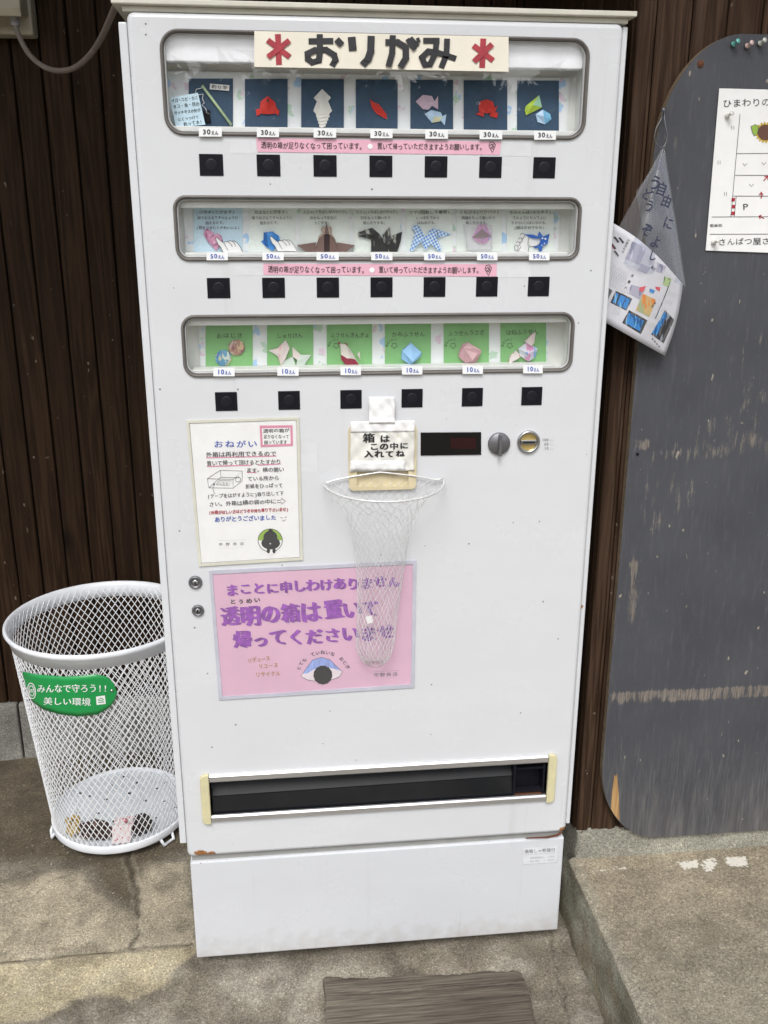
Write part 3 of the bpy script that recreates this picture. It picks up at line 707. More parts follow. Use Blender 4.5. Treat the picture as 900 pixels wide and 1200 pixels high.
for yy in (515.8, 520.6, 526.2): write(mb, 'えん', F, (644.3, yy), (649, yy), 2.8, 1, 0.0, 0)
mb.build('coin_lettering', [m_grey, m_lgrey], vm, keep=True)
# door locks
for (px_, py_, rr_) in ((229, 682, 0.0125), (232, 715, 0.0112)):
    c = at(px_, py_); mb = MB(); mb.lathe([(rr_, 0), (rr_, 0.003), (rr_*0.9, 0.005), (rr_*0.72, 0.005), (rr_*0.66, 0.003), (0, 0.003)], (c.x, 0, c.z), 'y', 30); lk = mb.build('door_lock', m_dsteel, vm)
    mb = MB(); mb.lathe([(rr_*0.45, 0.003), (rr_*0.42, 0.0052), (0, 0.0054)], (c.x, 0, c.z), 'y', 20); mb.build('key_plug', m_steel, lk)
    mb = MB(); mb.box(c.x-0.0012, c.x+0.0012, -0.0060, -0.005, c.z-0.0042, c.z+0.0042); mb.build('keyhole', m_black, lk)
# coin return cup
F = plane(-0.003)
mb = MB(); o_ = rr(at(408.5, 540).x, at(487.5, 540).x, at(450, 573).z, at(450, 498).z, 0.009, -0.0068, 0, 5); i_ = rr(at(418, 560).x, at(478, 560).x, at(450, 569).z, at(450, 545).z, 0.004, -0.0068, 0, 5)
V, Fc = holed(o_, [i_]); mb.add(V, Fc)
mb.loft([o_, [(x, 0.0, z) for x, y, z in o_]]); mb.loft([i_, [(x, -0.0008, z) for x, y, z in i_]], cap=True)
mb.build('coin_return_cup', m_beigep, vm)
# delivery slot
dl = bpy.data.objects.new('delivery_slot', None); COL.objects.link(dl); dl.parent = vm
def rail(z0, z1, nm):
    b = MB(); ys = [0.0, -0.004, -0.0065, -0.0065, -0.003, 0.0]; h = z1-z0; zs = [z0, z0+h*.04, z0+h*.2, z0+h*.78, z1-h*.05, z1]
    b.loft([[(x, y, z) for y, z in zip(ys, zs)] for x in (SX0+0.002, SX1-0.002)], sm=False); b.build(nm, m_alu, dl)
rail(SZ1-0.015, SZ1+0.003, 'upper_rail'); rail(SZ0-0.003, SZ0+0.013, 'lower_rail')
for sgn, x in ((-1, SX0), (1, SX1)):
    b = MB(); xo = x+sgn*0.0165; c_ = 0.009; z0_, z1_ = SZ0-0.005, SZ1+0.005
    out_ = [(x-sgn*.001, z0_), (xo-sgn*c_, z0_), (xo-sgn*c_*.3, z0_+c_*.3), (xo, z0_+c_), (xo, z1_-c_), (xo-sgn*c_*.3, z1_-c_*.3), (xo-sgn*c_, z1_), (x-sgn*.001, z1_)]
    b.slab([Vector((q[0], -0.0085, q[1])) for q in out_], (0, .0084, 0)); b.build('end_cap', m_yel, dl, bevel=0.002)
b = MB(); A, B, C_, D, bd = SX0-0.002, SX1+0.002, SZ0+0.008, SZ1-0.008, 0.085
for q in (((A, 0, C_), (A, bd, C_), (A, bd, D), (A, 0, D)), ((B, 0, C_), (B, bd, C_), (B, bd, D), (B, 0, D)), ((A, 0, D), (B, 0, D), (B, bd, D), (A, bd, D)), ((A, 0, C_), (B, 0, C_), (B, bd, C_), (A, bd, C_)), ((A, bd, C_), (B, bd, C_), (B, bd, D), (A, bd, D))):
    b.poly([Vector(p) for p in q])
b.build('delivery_box', m_black, dl, keep=True)
xs_ = at(602, 915).x
b = MB(); b.slab([Vector((A+.006, .006, C_+.002)), Vector((xs_, .006, C_+.002)), Vector((xs_, .012, D-.044)), Vector((A+.006, .012, D-.050))], (0, .003, 0))
b.build('lower_flap', mat('smoked_flap', (0.010, 0.011, 0.013), 0.12, spec=0.5), dl)
b = MB(); b.slab([Vector((A+.006, .014, D-.054)), Vector((xs_, .014, D-.048)), Vector((xs_, .052, D-.004)), Vector((A+.006, .052, D-.004))], (0, .003, 0))
b.build('flap_reflection', mat('flap_reflection_grey', (0.022, 0.023, 0.025), 0.5, spec=0.2), dl)  # upper half of the flap, tilted and greyer to imitate its reflection
b = MB(); b.box(xs_, xs_+.004, 0.001, .05, C_, D); b.box(xs_+.006, B-.004, 0.006, .02, C_+.008, C_+.012); b.box(xs_+.006, B-.004, 0.006, .02, D-.026, D-.022); b.box(B-.010, B-.006, 0.004, .03, C_, D); b.box(xs_+.003, B-.004, 0.03, .034, C_, D); b.build('divider', m_black, dl)
b = MB(); b.box(xs_+.004, B-.004, .002, .02, C_, C_+.0025); b.build('rust_line', m_rust, dl)
# hinge screws / round badge
# base sticker
mb = MB(); F = plane(0.0036)
stk = MB(); stk.slab([F(612.5, 992.5), F(612.5, 1013.5), F(653, 1010.5), F(653.5, 990)], (0, .0003, 0)); sk = stk.build('rating_label', mat('label_paper', (0.655, 0.67, 0.695), 0.5), vm)
F = plane(0.0034)
stroke(mb, F, [(613, 993), (652.8, 990.5), (652.5, 1010.5), (613, 1013)], 0.35, 0, 0.0003, True); stroke(mb, F, [(615, 1001.6), (651, 999.3)], 0.35, 0, .0003)
write(mb, '漏電しゃ断器付', F, (614.5, 998.2), (651, 995.8), 4.6, 1, 0.008, 0, lift=.0003)
write(mb, '定格感度電流', F, (621, 1005.6), (637, 1004.6), 2.3, 0, 0, 0, lift=.0003); write(mb, '15mA', F, (641, 1004.2), (650, 1003.6), 2.6, 0, 0, 0, lift=.0003)
write(mb, '動作時間', F, (621, 1009.6), (632, 1009), 2.3, 0, 0, 0, lift=.0003); write(mb, '0.1秒以内', F, (637, 1008.6), (650, 1007.6), 2.3, 0, 0, 0, lift=.0003)
mb.build('lettering', [m_lgrey, m_grey], sk, keep=True)
# body scuffs (old tape marks)
for (px0, py0, px1, py1) in ((270, 165, 300, 180), (588, 168, 622, 183), (274, 312, 308, 323), (582, 312, 622, 325), (352, 517, 372, 553)):
    mb = MB(); F = plane(-0.0003); mb.poly([F(px0, py0), F(px0, py1), F(px1, py1), F(px1, py0)]); mb.build('tape_mark', mat('old_tape_mark', (0.63, 0.64, 0.655), 0.35), vm, keep=True)

# ================================================================== CARDS AND ORIGAMI
YC = 0.0530
def card(px0, px1, py0, py1, m, label, inks=(), grp='cards', tilt=0.0, y=YC):
    F = plane(y); b = MB(); b.slab([F(px0, py0+tilt), F(px0, py1), F(px1, py1), F(px1, py0)], (0, .0008, 0))
    if not inks: return tag(b.build('display_card', m, keep=True), label, 'card', grp)
    r = thing('display_card', at((px0+px1)/2, py1, y), label, 'card', grp); b.build('sheet', m, r, keep=True)
    l = MB(); inks(l, F); l.build('lettering', [m_ink, m_bink, m_white], r, keep=True); return r
def folded(name, label, faces, mats, lift=0.002, y=YC, group='folded paper models on show', cat='origami', back=True):
    """faces: list of (material index, [(px,py,height mm)...]); adds a skirt back to the card so the paper has body"""
    b = MB(); hs_ = {}
    for mi, pts in faces:
        b.add([at(px_, py_, y-lift-h_/1000) for px_, py_, h_ in pts], [tuple(range(len(pts)))], mi)
        if back:
            n = len(pts); fr = [at(px_, py_, y-lift-h_/1000) for px_, py_, h_ in pts]; bk = [Vector((p.x, y-0.0006, p.z)) for p in fr]
            b.add(fr+bk, [(i, (i+1) % n, (i+1) % n+n, i+n) for i in range(n)], mi)
    return tag(b.build(name, mats, keep=True), label, cat, group)
def S3(k, pts): return [(*k(p[0], p[1]), p[2] if len(p) > 2 else 0) for p in pts]
C1 = [(221, 273), (287, 337), (353, 403), (417, 466), (481, 531), (543.5, 594.5), (606, 655)]
nm1 = ['a fishing rod', 'a red crab', 'a white squid', 'a red shrimp', 'two fish', 'a red octopus', 'two shells']
for i, (a, b_) in enumerate(C1):
    card(a, b_, 92+0.4*i, 150+0.9*i, m_navy, 'navy blue card behind %s in the top window' % nm1[i], grp='navy cards in the top window')
A = K(180, 20, 3.3333); Bk = K(190, 80, 5.294); Ck = K(345, 85, 6.667); Dk = K(470, 90, 4.09); Ik = K(215, 370, 5.806); Jk = K(370, 370, 5.806); Kk = K(515, 360, 5.4545)
Ek = K(200, 225, 6.923); Fk = K(330, 225, 6.923); Gk = K(450, 225, 6.923); Hk = K(560, 225, 6.923)
m_rod = mat('pale_green_paper', (0.45, 0.58, 0.36), 0.6); m_red = mat('red_paper', (0.62, 0.03, 0.02), 0.55, var=0.12); m_wht = mat('white_fold_paper', (0.78, 0.77, 0.72), 0.6)
# 1 rod
r = thing('paper_fishing_rod', at(250, 148, .05), 'pale green paper fishing rod with string and black magnet on navy card', 'fishing rod', 'folded paper models on show')
b = MB(); p0, p1 = Bk(248, 108), Bk(430, 352); F = plane(YC-.003)
b.tube([F(*p0), F(*p1)], 0.0022, 8); b.build('stick', m_rod, r)
b = MB(); pts = [Bk(*p) for p in ((255, 118), (235, 125), (212, 130), (207, 150), (225, 165), (255, 160), (250, 190), (262, 215), (246, 228), (270, 250), (276, 275))]
b.tube([F(*p) for p in pts], 0.0006, 6); b.build('string', m_white, r)
b = MB(); b.slab([F(*Bk(255, 262)), F(*Bk(262, 340)), F(*Bk(302, 338)), F(*Bk(296, 260))], (0, .003, 0)); b.build('magnet', m_black, r)
r = thing('name_slip', at(258, 106, .05), 'small white slip naming the fishing rod in the top window', 'label')
b = MB(); b.slab([F(*Bk(297, 95)), F(*Bk(295, 130)), F(*Bk(415, 140)), F(*Bk(418, 105))], (0, .0006, 0)); b.build('slip', m_paper, r)
b = MB(); write(b, '釣り竿', F, Bk(305, 114), Bk(408, 122), 5, 0, 0.01); b.build('lettering', m_ink, r, keep=True)
r = thing('instruction_card', at(215, 150, .04), 'pale blue handwritten fishing instruction card leaning in top window corner', 'card')
F = plane(0.034); b = MB(); b.slab([F(*Bk(48, 182)), F(*Bk(85, 366)), F(*Bk(268, 350)), F(*Bk(222, 152))], (0, .0008, 0)); b.build('sheet', m_lblue, r)
b = MB()
for s_, a, c, h in (('イカ・エビ・カニ', (58, 203), (222, 182), 5.2), ('タコ・魚・貝の', (66, 240), (232, 220), 5.2), ('ホッチキスの針が', (75, 278), (238, 258), 4.6), ('にくっつけて', (98, 320), (228, 302), 4.6), ('釣ってネ!', (132, 350), (248, 332), 5.6)):
    write(b, s_, F, Bk(*a), Bk(*c), h, 0, 0.014, 0.07)
b.build('lettering', m_ink, r, keep=True)
# 2 crab
folded('origami_crab', 'red folded paper crab on navy card', [(0, S3(Bk, [(655, 172, 0), (700, 210, 0), (655, 215, 5)])), (0, S3(Bk, [(655, 172, 0), (655, 215, 5), (612, 205, 0)])),
    (0, S3(Bk, [(612, 205, 0), (655, 215, 5), (652, 284, 2), (620, 282, 0), (605, 245, 0)])), (0, S3(Bk, [(655, 215, 5), (700, 210, 0), (712, 250, 0), (695, 282, 0), (652, 284, 2)])),
    (0, S3(Bk, [(612, 250, 1), (580, 255, 0), (588, 297, 0), (622, 274, 1)])), (0, S3(Bk, [(708, 248, 1), (728, 262, 0), (722, 292, 0), (696, 276, 1)]))], [m_red])
b = MB(); fill(b, plane(YC-.0078), [Bk(*p) for p in ((651, 188), (660, 188), (661, 207), (656, 212), (650, 206))]); o = b.build('crab_mark', m_ink, bpy.data.objects['origami_crab'], keep=True)
# 3 squid
fs = [(0, S3(Ck, [(217, 128, 0), (285, 195, 0), (217, 215, 4), (150, 198, 0)])), (0, S3(Ck, [(150, 198, 0), (217, 215, 4), (217, 325, 2), (170, 325, 0), (147, 298, 0), (176, 225, 0)])), (0, S3(Ck, [(217, 215, 4), (285, 195, 0), (264, 225, 0), (295, 300, 0), (270, 325, 0), (217, 325, 2)]))]
for i in range(4): fs.append((0, S3(Ck, [(168+i*9, 325+i*26, 1), (272-i*8, 325+i*26, 1), (276-i*11, 350+i*24, 0), (215, 352+i*26, 3-.4*i), (172+i*7, 350+i*24, 0)])))
folded('origami_squid', 'white folded paper squid with tentacles on navy card', fs, [m_wht])
folded('origami_shrimp', 'slim red folded paper shrimp on navy card', [(0, S3(Ck, [(590, 206, 0), (605, 224, 1), (660, 280, 5), (605, 272, 0)])), (0, S3(Ck, [(605, 224, 1), (660, 248, 0), (720, 325, 0), (660, 280, 5)])), (0, S3(Ck, [(605, 272, 0), (660, 280, 5), (722, 365, 0), (640, 320, 0)])), (0, S3(Ck, [(660, 280, 5), (720, 325, 0), (722, 365, 0)]))], [m_red])
m_lil = mat('lilac_paper', (0.66, 0.50, 0.60), 0.6, var=.1); m_ice = mat('ice_blue_paper', (0.45, 0.62, 0.80), 0.6, var=.1); m_cr2 = mat('pale_yellow_paper', (0.70, 0.68, 0.45), 0.6)
folded('origami_fish', 'lilac pink folded paper fish above the blue one', [(0, S3(Dk, [(70, 118), (105, 86), (125, 122, 5)])), (0, S3(Dk, [(105, 86), (148, 92), (163, 122, 1), (125, 122, 5)])), (0, S3(Dk, [(70, 118), (125, 122, 5), (105, 155)])), (0, S3(Dk, [(125, 122, 5), (163, 122, 1), (132, 157), (105, 155)])), (0, S3(Dk, [(160, 118, 1), (177, 92), (178, 156), (150, 138, 1)]))], [m_lil])
folded('origami_fish', 'ice blue folded paper fish below the lilac one', [(0, S3(Dk, [(113, 178), (145, 159), (160, 190, 5)])), (0, S3(Dk, [(145, 159), (190, 170), (200, 192, 1), (160, 190, 5)])), (0, S3(Dk, [(113, 178), (160, 190, 5), (148, 220)])), (1, S3(Dk, [(160, 190, 5), (200, 192, 1), (188, 213), (148, 220)])), (0, S3(Dk, [(196, 190, 1), (218, 179), (209, 232), (188, 206, 1)]))], [m_ice, m_cr2])
folded('origami_octopus', 'red folded paper octopus on navy card', [(0, S3(Dk, [(372, 140), (380, 118), (410, 108), (412, 150, 6)])), (0, S3(Dk, [(410, 108), (440, 118), (450, 150), (412, 150, 6)])), (0, S3(Dk, [(372, 140), (412, 150, 6), (415, 175, 2), (375, 168)])), (0, S3(Dk, [(412, 150, 6), (450, 150), (463, 136), (452, 168), (415, 175, 2)])), (0, S3(Dk, [(375, 170), (398, 172, 2), (396, 192), (375, 184), (355, 180)])), (0, S3(Dk, [(432, 168, 2), (465, 172), (460, 198), (425, 188)]))], [m_red])
m_lime2 = mat('yellow_green_paper', (0.42, 0.58, 0.06), 0.55, var=.15); m_teal = mat('pale_green_fold', (0.32, 0.58, 0.40), 0.55); m_blue2 = mat('shell_blue_paper', (0.20, 0.48, 0.72), 0.5, var=.2)
folded('origami_shell', 'yellow green folded paper whelk shell above the blue shell', [(0, S3(Dk, [(598, 140), (662, 88), (632, 135, 5)])), (1, S3(Dk, [(662, 88), (676, 146), (632, 135, 5)])), (0, S3(Dk, [(598, 140), (632, 135, 5), (640, 165), (600, 184), (593, 162)])), (0, S3(Dk, [(632, 135, 5), (676, 146), (640, 165)]))], [m_lime2, m_teal])
folded('origami_shell', 'round blue and white folded paper clam below the whelk', [(1, S3(Dk, [(645, 180), (680, 157), (684, 190, 5)])), (0, S3(Dk, [(680, 157), (715, 178), (721, 203), (684, 190, 5)])), (1, S3(Dk, [(645, 180), (684, 190, 5), (690, 228), (655, 216)])), (0, S3(Dk, [(684, 190, 5), (721, 203), (690, 228)]))], [m_blue2, m_ice])
# ---- middle window
C2 = [(227, 284), (292, 346), (352, 410), (414, 469), (476, 530.5), (535, 588), (594, 649)]
TX = [('ウサギ(とびます)', ['指でおさえてすべるように', '指をおとす。', '(耳をつまむとかわいいよ)']), ('カエル(とびます)', ['指でおさえてすべるように', '指をおとす。']), ('スズメ(くちばしがパクパク)', ['羽をもって左右に', 'うごかす。']),
      ('カラス(くちばしがパクパク)', ['羽をもって開いたり', '閉じたりする。']), ('ウマ(回転して着地)', ['しっぽを下から', 'はねあげる。']), ('くちびる(パクパク)', ['両端をもって開いたり', '閉じたりする。']), ('かみとんぼ(おちます)', ['下のようにもって上に', 'ちからいっぱいなげる。', '(顔は反対でも可)'])]
nm2 = ['pale blue card about the hopping rabbit', 'pale card about the hopping frog', 'pale card about the sparrow', 'pale card about the crow', 'pale card about the tumbling horse', 'pale card about the talking lips', 'pale card about the paper dragonfly']
def hand(b, F, dx, dy):
    o_ = [(362, 376), (378, 368), (400, 390), (430, 412), (440, 402), (462, 402), (475, 395), (500, 398), (515, 395), (540, 412), (565, 445), (586, 488), (425, 488), (405, 445), (385, 425)]
    o2 = [Ek(x+dx, y_+dy) for x, y_ in o_]; fill(b, F, o2, 2, 0.0072); stroke(b, F, o2[:12], 0.55, 0, 0.0076); stroke(b, F, o2[12:]+o2[:1], 0.45, 0, 0.0076)
    for q in (((432, 412), (446, 440), (466, 474)), ((462, 402), (486, 420), (502, 446)), ((500, 398), (520, 420), (528, 440))): stroke(b, F, [Ek(x+dx, y_+dy) for x, y_ in q], 0.5, 0, 0.0076)
for i, (a, b_) in enumerate(C2):
    def ink(l, F, i=i, a=a, b_=b_):
        w = b_-a; t_, ls = TX[i]; write(l, t_, F, (a+3+(w*0.05 if len(t_) < 10 else 0), 249), (b_-3-(w*0.1 if len(t_) < 10 else 0), 248.4), 4.6, 0, 0.006, 0.05)
        for j, q in enumerate(ls):
            L_ = min(w-6, len(q)*4.0); x0 = a+3+(w-6-L_)*0.4; write(l, q, F, (x0, 255.5+j*5.8), (x0+L_, 255.3+j*5.8), 4.2, 0, 0.006, 0.06)
    card(a, b_, 240, 297, m_lblue if i == 0 else m_pale, nm2[i]+' in the middle window', ink, 'instruction cards in the middle window')
def drawn_hand(dx, dy, which):
    r = thing('paper_hand', at(*Ek(500+dx, 485+dy), .045), 'white cut paper hand pressing on the %s' % which, 'paper cut-out', 'cut paper hands in the middle window')
    F = plane(YC-0.002); b = MB(); o_ = [(362, 376), (378, 368), (400, 390), (430, 412), (440, 402), (462, 402), (475, 395), (500, 398), (515, 395), (540, 412), (565, 445), (586, 488), (425, 488), (405, 445), (385, 425)]
    f = plane(YC-0.0082); b.slab([f(*Ek(x+dx, y_+dy)) for x, y_ in o_], (0, .0006, 0)); b.build('sheet', m_paper, r, keep=True)
    b = MB(); f2 = plane(YC-0.0084); pts = [Ek(x+dx, y_+dy) for x, y_ in o_]; stroke(b, f2, pts[:12], 0.5); stroke(b, f2, pts[12:]+pts[:1], 0.45)
    for q in (((432, 412), (446, 440), (466, 474)), ((462, 402), (486, 420), (502, 446)), ((500, 398), (520, 420), (528, 440))): stroke(b, f2, [Ek(x+dx, y_+dy) for x, y_ in q], 0.45)
    b.build('outline', m_ink, r, keep=True)
m_rab = mat_streak('pink_print_paper', (0.62, 0.30, 0.44), [(0.72, 0.45, 0.58), (0.40, 0.12, 0.28)], 90)
folded('origami_rabbit', 'pink patterned folded paper rabbit under a paper hand', [(0, S3(Ek, [(278, 302, 2), (300, 298, 1), (338, 350, 5), (318, 375, 6)])), (0, S3(Ek, [(278, 302, 2), (318, 375, 6), (300, 400, 2), (268, 345, 1)])), (0, S3(Ek, [(305, 300, 1), (348, 330, 1), (360, 355, 3), (338, 350, 4)])), (0, S3(Ek, [(318, 375, 6), (375, 335, 2), (408, 352, 1), (425, 402, 1), (350, 420, 6)])), (0, S3(Ek, [(300, 400, 2), (318, 375, 6), (350, 420, 6), (340, 442, 2)])), (0, S3(Ek, [(350, 420, 6), (425, 402, 1), (385, 450, 1), (370, 478, 0), (340, 442, 2)]))], [m_rab])
drawn_hand(0, 0, 'pink rabbit')
m_frog = mat_streak('blue_print_paper', (0.05, 0.25, 0.62), [(0.12, 0.40, 0.75), (0.02, 0.12, 0.40)], 60)
folded('origami_frog', 'blue folded paper frog under a paper hand', [(0, S3(Ek, [(755, 328, 1), (825, 320, 1), (830, 375, 6)])), (0, S3(Ek, [(825, 320, 1), (880, 358, 1), (890, 395, 0), (830, 375, 6)])), (0, S3(Ek, [(755, 328, 1), (830, 375, 6), (780, 405, 2), (752, 390, 0)])), (0, S3(Ek, [(752, 390, 1), (780, 405, 4), (770, 440, 1), (732, 400, 0)])), (0, S3(Ek, [(780, 405, 2), (830, 375, 6), (890, 400, 1), (880, 430, 1), (825, 478, 1), (770, 440, 1)]))], [m_frog])
drawn_hand(440, -8, 'blue frog')
m_br = mat('brown_paper', (0.17, 0.105, 0.09), 0.6, var=.1); m_brd = mat('dark_brown_paper', (0.035, 0.015, 0.018), 0.6); m_brl = mat('light_brown_paper', (0.42, 0.33, 0.27), 0.6)
folded('origami_sparrow', 'brown folded paper sparrow with spread wings and pale head', [(0, S3(Fk, [(125, 430, 6), (280, 408, 1), (268, 488, 1), (205, 488, 3)])), (0, S3(Fk, [(445, 408, 1), (596, 432, 6), (520, 488, 3), (450, 488, 1)])),
    (2, S3(Fk, [(300, 360, 1), (330, 335, 3), (320, 300, 3), (332, 276, 2), (355, 290, 4), (350, 345, 6), (290, 420, 1)])), (2, S3(Fk, [(405, 340, 3), (408, 300, 3), (398, 278, 2), (372, 290, 4), (385, 345, 6), (440, 415, 1), (430, 370, 1)])), (0, S3(Fk, [(355, 290, 4), (366, 250, 2), (374, 290, 4), (385, 338, 6), (348, 338, 6)])),
    (0, S3(Fk, [(345, 340, 8), (300, 380, 3), (262, 488, 2), (345, 488, 8)])), (0, S3(Fk, [(390, 340, 8), (435, 385, 3), (462, 488, 2), (390, 488, 8)])), (1, S3(Fk, [(345, 340, 5), (390, 340, 5), (390, 488, 5), (345, 488, 5)]))], [m_br, m_brd, m_brl])
m_crow = mat_streak('black_print_paper', (0.02, 0.02, 0.02), [(0.35, 0.35, 0.30)], 75, (1, 1, .35)); m_wf = mat('plain_white_fold', (0.70, 0.70, 0.68), 0.6)
folded('origami_crow', 'black folded paper crow with white streaks and open beak', [(0, S3(Fk, [(618, 330, 3), (690, 303, 4), (735, 290, 3), (790, 335, 5), (740, 345, 8)])), (0, S3(Fk, [(618, 356, 3), (690, 342, 3), (740, 345, 8), (735, 385, 3), (700, 378, 3)])), (1, S3(Fk, [(625, 345, 1), (690, 335, 1), (690, 350, 1)])), (0, S3(Fk, [(740, 345, 8), (790, 335, 5), (850, 420, 6), (862, 488, 4), (728, 488, 4), (728, 392, 4)])), (0, S3(Fk, [(820, 348, 3), (878, 280, 1), (890, 400, 5), (850, 430, 6)])), (0, S3(Fk, [(880, 360, 3), (978, 322, 1), (965, 400, 3), (940, 485, 2), (855, 488, 4), (850, 430, 6)]))], [m_crow, m_wf])
m_ging = mat_check('blue_gingham_paper', (0.72, 0.80, 0.86), (0.03, 0.22, 0.60), 1250)
folded('origami_horse', 'blue and white gingham folded paper horse', [(0, S3(Gk, [(228, 300, 2), (252, 270, 2), (285, 270, 2), (300, 310, 5), (255, 322, 3)])), (0, S3(Gk, [(300, 310, 5), (285, 270, 2), (336, 362, 2), (300, 400, 7), (240, 380, 4), (255, 322, 3)])), (0, S3(Gk, [(240, 380, 4), (300, 400, 7), (240, 472, 2), (205, 490, 1)])), (0, S3(Gk, [(300, 400, 7), (336, 362, 2), (385, 300, 2), (430, 300, 2), (430, 378, 3), (378, 420, 6), (336, 474, 2)])), (0, S3(Gk, [(430, 300, 2), (545, 343, 0), (440, 372, 3)])), (0, S3(Gk, [(378, 420, 6), (430, 378, 3), (470, 472, 1), (452, 487, 1)]))], [m_ging])
m_lip = mat_streak('pink_purple_print', (0.60, 0.20, 0.48), [(0.30, 0.22, 0.62), (0.72, 0.35, 0.60)], 80); m_lipd = mat('dark_red_paper', (0.13, 0.01, 0.035), 0.6)
r = thing('clear_box', at(*Gk(770, 485), .05), 'clear plastic box holding the pink paper lips', 'box')
b = MB(); f = plane(YC-.018); g_ = plane(YC-.001)
q0 = [Gk(658, 262), Gk(685, 470), Gk(880, 465), Gk(880, 268)]; q1 = [Gk(668, 250), Gk(695, 462), Gk(905, 455), Gk(905, 255)]
fr = [f(*p) for p in q0]; bk = [Vector((p.x, YC-.001, p.z)) for p in fr]
b.add(fr+bk, [(0, 1, 2, 3), (0, 4, 5, 1), (1, 5, 6, 2), (2, 6, 7, 3), (3, 7, 4, 0)]); b.build('shell', mat_glass('box_plastic', 1.0, (0.95, 0.93, 0.96), 0.2, haze=0.22), r)
folded('origami_lips', 'pink and purple folded paper lips in a clear box', [(0, S3(Gk, [(715, 370, 1), (755, 300, 3), (795, 300, 8)])), (0, S3(Gk, [(755, 300, 3), (772, 264, 2), (828, 264, 2), (850, 310, 3), (795, 300, 8)])), (0, S3(Gk, [(850, 310, 3), (872, 360, 1), (795, 300, 8)])), (1, S3(Gk, [(715, 370, 1), (795, 300, 8), (872, 360, 1), (793, 382, 2)])), (0, S3(Gk, [(715, 370, 1), (793, 382, 7), (815, 422, 2), (765, 410, 2)])), (0, S3(Gk, [(793, 382, 7), (872, 360, 1), (850, 395, 1), (815, 422, 2)]))], [m_lip, m_lipd])
m_df = mat('royal_blue_paper', (0.03, 0.13, 0.48), 0.55, var=.2)
folded('origami_dragonfly', 'royal blue folded paper dragonfly held by drawn fingers', [(0, S3(Hk, [(380, 344, 1), (440, 344, 3), (500, 362, 3), (490, 380, 4), (430, 374, 1)])), (0, S3(Hk, [(490, 362, 3), (500, 320, 1), (532, 362, 4), (520, 390, 4)])), (0, S3(Hk, [(532, 362, 4), (582, 340, 1), (566, 420, 2), (530, 436, 3), (520, 390, 4)])), (0, S3(Hk, [(515, 385, 3), (530, 436, 3), (515, 484, 1), (500, 484, 1), (492, 450, 2)])), (0, S3(Hk, [(452, 450, 1), (500, 432, 3), (492, 452, 2), (470, 456, 1)]))], [m_df])
b = MB(); f = plane(YC-0.0066)
for x, y_, r_ in ((524, 376, 7), (548, 380, 8), (540, 418, 5), (520, 432, 5)): fill(b, f, circ(*Hk(x, y_), r_/6.923, n=10))
b.build('eye_dots', m_white, bpy.data.objects['origami_dragonfly'], keep=True)
r = thing('paper_hand', at(*Hk(350, 485), .05), 'white cut paper hand with curled fingers holding the dragonfly', 'paper cut-out', 'cut paper hands in the middle window')
f = plane(YC-.0012); b = MB()
pal = [(382, 345), (415, 372), (495, 372), (512, 395), (480, 435), (430, 440), (412, 400), (405, 430), (405, 487), (318, 487), (296, 470), (300, 435), (318, 405), (330, 375), (350, 340)]
b.slab([f(*Hk(*p)) for p in pal], (0, .0005, 0)); b.build('sheet', m_paper, r, keep=True)
b = MB(); f = plane(YC-.0014)
for pl in ([(345, 350), (352, 338), (372, 335), (382, 348), (372, 372), (350, 385)], [(330, 385), (340, 370), (355, 372), (362, 390), (350, 408), (338, 415)], [(310, 415), (322, 402), (338, 408), (342, 425), (330, 440)], [(296, 445), (305, 430), (322, 436), (328, 455), (318, 475), (300, 468), (296, 445)], [(412, 372), (408, 400), (406, 430), (420, 440), (450, 445), (480, 438), (505, 420), (512, 395)], [(350, 440), (335, 470), (322, 487)], [(415, 440), (408, 487)]):
    stroke(b, f, [Hk(*p) for p in pl], 0.5)
b.build('outline', m_ink, r, keep=True)
# ---- bottom window
C3 = [(241, 296), (313, 367), (383, 436), (451, 505), (520, 573), (586.5, 640)]
N3 = [('おはじき', (253, 394), (285, 393), 'two paper discs'), ('しゅりけん', (324, 394), (355, 393), 'the paper star'), ('ふうせんきんぎょ', (387, 393), (433, 393), 'the goldfish balloon'), ('かみふうせん', (459, 392), (498, 391.5), 'the blue cube'), ('ふうせんうさぎ', (525, 391.5), (568, 389.5), 'the pink rabbit balloon'), ('はねふうせん', (593, 390), (631, 388.5), 'the winged balloon')]
for i, (a, b_) in enumerate(C3):
    def ink(l, F, i=i, a=a):
        s_, p0, p1, _ = N3[i]; write(l, s_, F, p0, p1, 6.6, 0, 0.004, 0.05, 3)
        if i >= 2:
            for j, ch in enumerate('息を入れて'):
                an = math.radians(172-24*j); cx, cy = a+10.5+8*math.cos(an), 406-8*math.sin(an)
                if j > 4: break
                rx = math.cos(an-PI/2); ry = -math.sin(an-PI/2); write(l, ch, F, (cx-rx*1.7, cy-ry*1.7), (cx+rx*1.7, cy+ry*1.7), 3.6, 0, 0.004, 0.0)
            stroke(l, F, [(a+11+(2.9+0.8*math.sin(t*5))*math.cos(t), 405+(2.9+0.8*math.sin(t*5))*math.sin(t)) for t in np.linspace(0, 2*PI, 26)[:-1]], 0.5, 0, closed=True)
    card(a, b_, 377-0.3*i, 432-0.7*i, m_green, 'green card behind %s in the bottom window' % N3[i][3], ink, 'green cards in the bottom window')
m_oh1 = mat_streak('pink_brown_chiyogami', (0.42, 0.24, 0.18), [(0.62, 0.46, 0.28), (0.62, 0.52, 0.50), (0.28, 0.12, 0.14)], 120, (1, 1, .6)); m_oh2 = mat_streak('blue_chiyogami', (0.10, 0.30, 0.48), [(0.60, 0.68, 0.60), (0.05, 0.15, 0.35), (0.55, 0.50, 0.30)], 120, (1, 1, .6))
